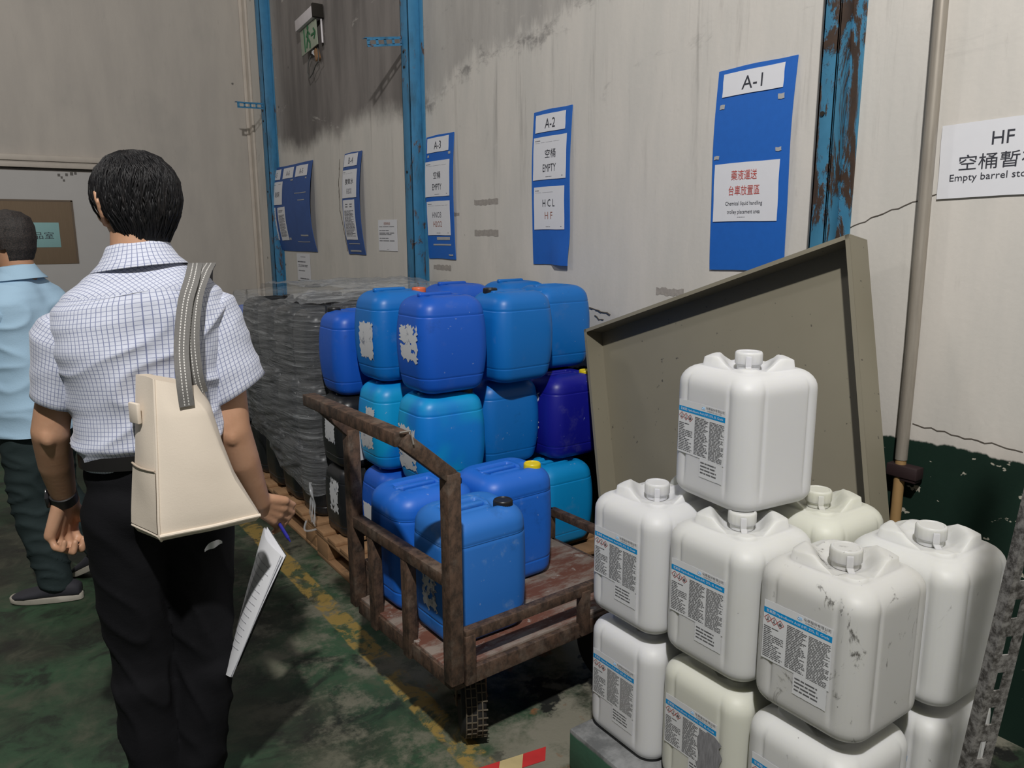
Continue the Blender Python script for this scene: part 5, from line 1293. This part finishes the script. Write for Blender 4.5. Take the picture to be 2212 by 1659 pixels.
n = NT('pale_blue_knit'); P = n.co('Object'); n.bump(n.mth('MULTIPLY_ADD', n.noise(P, 220, 2), 0.3, n.noise(P, 9, 4, 0.6)), 0.3, 0.006); m_polo = n.set(col=n.mix(n.noise(P, 4, 3), (0.36, 0.54, 0.70), (0.42, 0.60, 0.76)), rough=0.85, spec=0.2)
T2 = [(0.74, 0, -.004, .178, .138), (0.80, 0, -.004, .176, .136), (0.92, 0, -.004, .172, .130), (1.08, 0, -.008, .178, .126), (1.18, 0, -.01, .188, .126), (1.235, 0, -.01, .190, .120), (1.275, 0, -.008, .178, .110), (1.305, 0, -.006, .148, .098), (1.335, 0, 0, .106, .084), (1.358, 0, .002, .080, .072), (1.38, 0, .004, .068, .064)]
cl = Cloth(); cl.tube(torso_rings(T2, [0.74+0.64*i/90 for i in range(91)], 96, 2.5, 0.0, 0.0, 0.009, 5.0, 0.010))
cl.tube(sleeve_rings([((0.125, 0, 1.272), .046, .062), ((0.155, 0, 1.245), .064, .072), ((0.185, 0.0, 1.15), .064, .070), ((0.208, 0.0, 1.04), .062, .068)], 48, 0.2, 5))
cl.tube(sleeve_rings([((-0.125, 0, 1.272), .046, .062), ((-0.155, 0.01, 1.245), .064, .072), ((-0.178, 0.06, 1.15), .062, .068), ((-0.190, 0.115, 1.06), .060, .064)], 48, 0.1, 3))
cl.tube([[Vector((p.x-0.049, p.y-0.002, p.z-0.098)) for p in r] for r in collar_rings((0.049, 0.004))])
cl.build('polo_shirt', m_polo, p2, 1.0)
m_tr2 = dark_cloth('grey_green_trouser_cloth', (0.022, 0.034, 0.036), (0.034, 0.050, 0.050))
mb = MB(); mb.ellipsoid((0, -0.005, 0.86), (0.165, 0.118, 0.115)); mb.cone((0, 0, 0.93), (0, 0, 0.85), 0.105, 0.11, 24)
for hx, hy, k, a in LEG2: mb.cone((hx, hy-0.006, 0.80), k, 0.098, 0.078, 22); mb.cone(k, a, 0.078, 0.066, 22)
t2 = remesh(obj('trousers', mb, m_tr2, p2), 0.010, 8, 0.5)
for v in t2.data.vertices:
    q = Vector((v.co.x*8, v.co.y*8, v.co.z*17+v.co.x*9)); r = 1-abs(mnoise.noise(q))*2.4; v.co += v.normal*(0.010*max(0, r)**2-0.003)*sstep(0.85, 0.7, v.co.z)
m_shoe2 = plain('dark_grey_knit', (0.030, 0.030, 0.038), 0.8, sc=120); m_sole2 = plain('cream_sole', (0.42, 0.39, 0.33), 0.7, var=0.2)
shoe(p2, (-0.042, -0.045, 0), 0.25, m_shoe2, m_sole2); shoe(p2, (0.152, -0.12, 0.075), -0.2, m_shoe2, m_sole2, -0.45)
m_mask = plain('blue_mask', (0.06, 0.16, 0.27), 0.7); m_strap = plain('mask_strap', (0.75, 0.75, 0.75), 0.6)
mb = MB().grid(lambda u, v: qf2(*(lambda a, z: ((0.072-0.012*abs(z)*8)*sin(a), 0.018+(0.098-0.10*max(0, -z-0.04))*cos(a), z))(lerp(-1.25, 1.25, u), lerp(-0.108, -0.015, v))), 30, 12)
mk = obj('face_mask', mb, m_mask, p2, angle=180)
mb = MB()
for s in (-1, 1):
    mb.tube([qf2(s*0.066, 0.045, -0.030), qf2(s*0.080, 0.006, 0.012), qf2(s*0.089, -0.016, 0.014), qf2(s*0.090, -0.026, -0.006), qf2(s*0.083, -0.016, -0.040), qf2(s*0.070, 0.02, -0.07), qf2(s*0.062, 0.048, -0.085)], 0.0024, 8)
obj('ear_loop', mb, m_strap, mk)
# ================================================================== TOTE BAG, PAPERS, PEN  (carried by the man in the checked shirt)
PR = Matrix.Translation((0.267, 1.984, 0)) @ Matrix.Rotation(radians(-8.4), 4, 'Z')
n = NT('cream_canvas'); P = n.co('Object'); wv = n.noise(n.co('Object', scale=(1, 1, 1)), 260, 2)
n.bump(n.mth('MULTIPLY_ADD', wv, 0.2, n.noise(P, 8, 3)), 0.2, 0.005); m_canvas = n.set(col=n.mix(n.noise(P, 5, 4), (0.69, 0.605, 0.50), (0.75, 0.665, 0.56)), rough=0.8, spec=0.25)
bag = thing('tote_bag', 'cream canvas tote bag with grey straps hanging from the right shoulder', 'bag', (0.267, 1.984, 0), radians(-8.4))
# corners per level: gusset back, gusset/panel edge, panel right edge, far right, far left
LV = [(1.218, (0.018, -0.132), (0.052, -0.200), (0.118, -0.214), (0.150, -0.150), 1.0), (1.14, (0.010, -0.133), (0.048, -0.216), (0.150, -0.216), (0.166, -0.140), 1), (1.05, (0.002, -0.134), (0.043, -0.228), (0.174, -0.214), (0.182, -0.136), 1),
      (0.97, (-0.008, -0.135), (0.038, -0.236), (0.200, -0.214), (0.206, -0.136), 1), (0.91, (-0.015, -0.136), (0.034, -0.242), (0.230, -0.212), (0.232, -0.138), 1), (0.872, (-0.018, -0.138), (0.033, -0.244), (0.250, -0.208), (0.248, -0.142), 1), (0.862, (-0.010, -0.148), (0.036, -0.236), (0.240, -0.204), (0.240, -0.150), 1)]
def bag_ring(z):
    ks = [l[0] for l in LV]
    def ip(i):
        for a, b in zip(LV, LV[1:]):
            if z <= a[0] and z >= b[0]:
                t = (a[0]-z)/(a[0]-b[0]); return Vector((*(Vector(a[i]).lerp(Vector(b[i]), t)), 0))
        return Vector((*LV[-1][i], 0))
    P4 = [ip(1), ip(2), ip(3), ip(4)]; ring = []
    drop = lambda p: -0.030*sstep(1.1, 0.9, z)*((0.25-p.x)/0.27)*0-0.0
    for i in range(4):
        a, b = P4[i], P4[(i+1) % 4]; nseg = (10, 26, 10, 26)[i]
        for k in range(nseg):
            t = k/nseg; t2 = 0.06+0.88*t if False else t; p = a.lerp(b, t2); d = (b-a).normalized(); nn = Vector((d.y, -d.x, 0))
            bulge = (0.006, 0.014, 0.004, 0.008)[i]*sin(pi*t)*sin(pi*max(0, min(1, (1.23-z)/0.38)))
            wr_ = 0.006*mnoise.noise(Vector((p.x*11, z*7, i*3.1)))*sin(pi*t)
            p = p+nn*(bulge+wr_); ring.append((p.x, p.y, z+0.0*(p.x-0.04)-0.26*(p.x-0.04)*sstep(1.12, 1.22, z)*sstep(0.03, 0.06, p.x)))
    return ring
zz = [1.218-(1.218-0.862)*i/36 for i in range(37)]
mb = MB(); rings = [bag_ring(z) for z in zz]
c0 = [(lerp(p[0], 0.09, 0.03), lerp(p[1], -0.175, 0.05), p[2]-0.03) for p in rings[0]]; c1 = [(lerp(p[0], 0.09, 0.06), lerp(p[1], -0.175, 0.08), p[2]-0.20) for p in rings[0]]
mb.loft([c1, c0]+[[(lerp(p[0], 0.09, 0.012), lerp(p[1], -0.175, 0.02), p[2]) for p in rings[0]]]+rings, True)
bb = obj('bag_body', mb, m_canvas, bag, angle=55)
m_stitch = plain('canvas_edge', (0.50, 0.41, 0.32), 0.8)
n1 = 10
def edge(i, o=0.002): return [Vector(r[i])+Vector((0, -o, 0)) for r in rings]
obj('piping', MB().tube(edge(n1, 0.001), 0.0028, 8), m_canvas, bag)
obj('piping', MB().tube([Vector(p)+Vector((0, -0.002, 0.004)) for p in rings[-2][10:37]], 0.0042, 8), m_canvas, bag)
obj('piping', MB().tube([Vector(p)+Vector((-0.001, -0.001, 0.004)) for p in rings[-2][0:11]], 0.0036, 8), m_canvas, bag)
# gusset pocket and the loop tab
mb = MB().grid(lambda u, v: Vector(rings[int(round(lerp(34, 20, v)))][int(round(u*10))])+Vector((-0.004, -0.003, 0)), 10, 14); obj('side_pocket', mb, m_canvas, bag, angle=180)
obj('pocket_hem', MB().tube([Vector(rings[20][k])+Vector((-0.005, -0.004, 0)) for k in range(11)], 0.0025, 8), m_stitch, bag)
g0, g1 = Vector(rings[6][1]), Vector(rings[6][8])
mb = MB(); ms = (Vector(rings[8][3])+Vector((-0.010, -0.008, 0)))
mb.box(ms, (0.036, 0.010, 0.046), Matrix.Rotation(-1.08, 3, 'Z'), 0.003); obj('loop_tab', mb, m_canvas, bag)
obj('top_hem', MB().tube([Vector(rings[1][k])+Vector((0, -0.0015, -0.012)) for k in range(10, 37)], 0.0012, 6), m_stitch, bag)
# straps
n = NT('grey_webbing'); uv = n.n('ShaderNodeTexCoord').outputs['UV']; ux_, uy_, _z = n.xyz(uv)
c = n.mix(n.noise(n.co('Object'), 300, 2), (0.115, 0.11, 0.105), (0.19, 0.185, 0.175))
ln = n.mth('MAXIMUM', n.ss(0.045, 0.03, n.mth('ABSOLUTE', n.mth('SUBTRACT', ux_, 0.36))), n.ss(0.045, 0.03, n.mth('ABSOLUTE', n.mth('SUBTRACT', ux_, 0.64))))
dash = n.mth('GREATER_THAN', n.mth('FRACT', n.mth('MULTIPLY', uy_, 150.0)), 0.38)
m_web = n.set(col=n.mix(n.mth('MULTIPLY', ln, dash), c, (0.62, 0.61, 0.58)), rough=0.85)
def strap(pts, wdir, wd, name):
    P_ = [Vector(p) for p in pts]; m = 60; mb = MB(); uvs = []; path = []
    for i in range(m+1):
        t = i/m*(len(P_)-1); k = min(int(t), len(P_)-2); f = t-k
        a, b, c_, d = P_[max(k-1, 0)], P_[k], P_[k+1], P_[min(k+2, len(P_)-1)]
        path.append(0.5*((2*b)+(c_-a)*f+(2*a-5*b+4*c_-d)*f*f+(3*b-a-3*c_+d)*f**3))
    L = 0.0
    for i, p in enumerate(path):
        tg = (path[min(i+1, m)]-path[max(i-1, 0)]).normalized(); x = Vector(wdir); x = (x-tg*x.dot(tg)).normalized(); nn = tg.cross(x)
        if i: L += (p-path[i-1]).length
        for u in (0, 1):
            for h in (0, 1): pass
        for (u, h) in ((0, 0), (0.25, 0), (0.5, 0), (0.75, 0), (1, 0), (1, 1), (0.75, 1), (0.5, 1), (0.25, 1), (0, 1)):
            mb.v.append(tuple(p+x*wd*(u-0.5)+nn*0.0032*(h-0.5))); uvs.append((u, L))
    for i in range(m):
        for j in range(10):
            a, b = i*10+j, i*10+(j+1) % 10; mb.f.append((a, b, b+10, a+10))
    mb.f.append(tuple(range(10))); mb.f.append(tuple(m*10+j for j in range(10)))
    me = mesh_of(name, mb, m_web, True, 50); set_uv(me, uvs); return inst(name, me, bag)
strap([(0.112, -0.2255, 1.155), (0.110, -0.2250, 1.21), (0.113, -0.192, 1.28), (0.130, -0.152, 1.37), (0.150, -0.115, 1.420), (0.163, -0.062, 1.4495), (0.168, 0.0, 1.4525), (0.168, 0.065, 1.435), (0.172, 0.112, 1.37), (0.180, 0.128, 1.30), (0.205, 0.10, 1.24)], (1, 0.15, 0), 0.031, 'strap')
strap([(0.146, -0.170, 1.17), (0.138, -0.182, 1.22), (0.138, -0.168, 1.30), (0.155, -0.130, 1.385), (0.178, -0.085, 1.4325), (0.196, -0.03, 1.4515), (0.200, 0.02, 1.449), (0.198, 0.075, 1.425), (0.200, 0.115, 1.36), (0.206, 0.122, 1.29)], (1, 0.25, 0), 0.031, 'strap')

# papers held in the right hand
pp = thing('paper_sheaf', 'sheaf of white printed papers hanging from the hand of the checked-shirt person', 'papers', (0.267, 1.984, 0), radians(-8.4))
A, B_, C_, D_ = Vector((0.300, 0.070, 0.738)), Vector((0.316, -0.110, 0.722)), Vector((0.166, -0.120, 0.430)), Vector((0.166, 0.062, 0.352))
nrm = (B_-A).cross(D_-A).normalized()
if nrm.x > 0: nrm = -nrm
m_sheet = plain('bright_sheet_paper', (0.86, 0.87, 0.90), 0.6, var=0.02)
def leaf(off, curl, shrink=0.0, k=0):
    def P(u, v):
        u2 = lerp(shrink, 1-shrink*0.3, u); p = (A.lerp(B_, u2)).lerp(D_.lerp(C_, u2), v)
        return p+nrm*(off+curl*sin(pi*u)*(1-0.4*v)+0.004*sin(3*v+k))
    mb = MB().grid(P, 12, 16); b = len(mb.v); mb.grid(lambda u, v: P(u, v)-nrm*0.0008, 12, 16); return mb, P
for k, (off, curl, sh_) in enumerate(((0.0, 0.0, 0.0), (0.004, 0.006, 0.02), (0.008, 0.014, 0.05))):
    mb, Pf = leaf(off, curl, sh_, k); s_ = obj('sheet', mb, m_sheet, pp, angle=180)
def onleaf(u, v): return Pf(u, v)+nrm*0.0012
rr = random.Random(4); mb = MB()
for i in range(14):
    v = 0.14+0.70*i/14; u = 0.12
    while u < 0.80:
        L_ = rr.uniform(0.04, 0.14); mb.add([onleaf(u, v), onleaf(u+L_, v), onleaf(u+L_, v+0.006), onleaf(u, v+0.006)], [(0, 1, 2, 3)]); u += L_+0.02
    if rr.random() < 0.2: continue
obj('print', mb, plain('faint_print', (0.56, 0.56, 0.60), 0.7), s_, smooth=False)
mb, Pf2 = leaf(0.0022, 0.003, 0.01, 1); mk = MB()
for i in range(12):
    v = 0.10+0.055*i; mk.add([Pf2(0.82, v)+nrm*0.002, Pf2(0.95, v)+nrm*0.002, Pf2(0.95, v+0.035)+nrm*0.002, Pf2(0.82, v+0.035)+nrm*0.002], [(0, 1, 2, 3)])
obj('print', mk, m_ink_grey, s_, smooth=False)
fo = MB().grid(lambda u, v: (A.lerp(B_, u)).lerp(D_.lerp(C_, u), v*0.93)-nrm*0.006+Vector((0.0, 0.03, -0.01)), 6, 8)
f2 = len(fo.v); fo.grid(lambda u, v: (A.lerp(B_, u)).lerp(D_.lerp(C_, u), v*0.93)-nrm*0.0085+Vector((0.0, 0.03, -0.01)), 6, 8)
obj('folder', fo, plain('grey_folder', (0.12, 0.125, 0.125), 0.6), pp, angle=180)
pen = thing('pen', 'blue ballpoint pen pinched between the fingers over the papers', 'pen', (0.267, 1.984, 0), radians(-8.4))
m_pen = plain('pen_blue', (0.03, 0.03, 0.30), 0.3)
obj('barrel', MB().tube([(0.322, 0.085, 0.765), (0.352, 0.060, 0.700)], 0.0048, 12), m_pen, pen)
obj('tip', MB().tube([(0.352, 0.060, 0.700), (0.357, 0.056, 0.689)], [0.004, 0.001], 12), m_pen, pen)
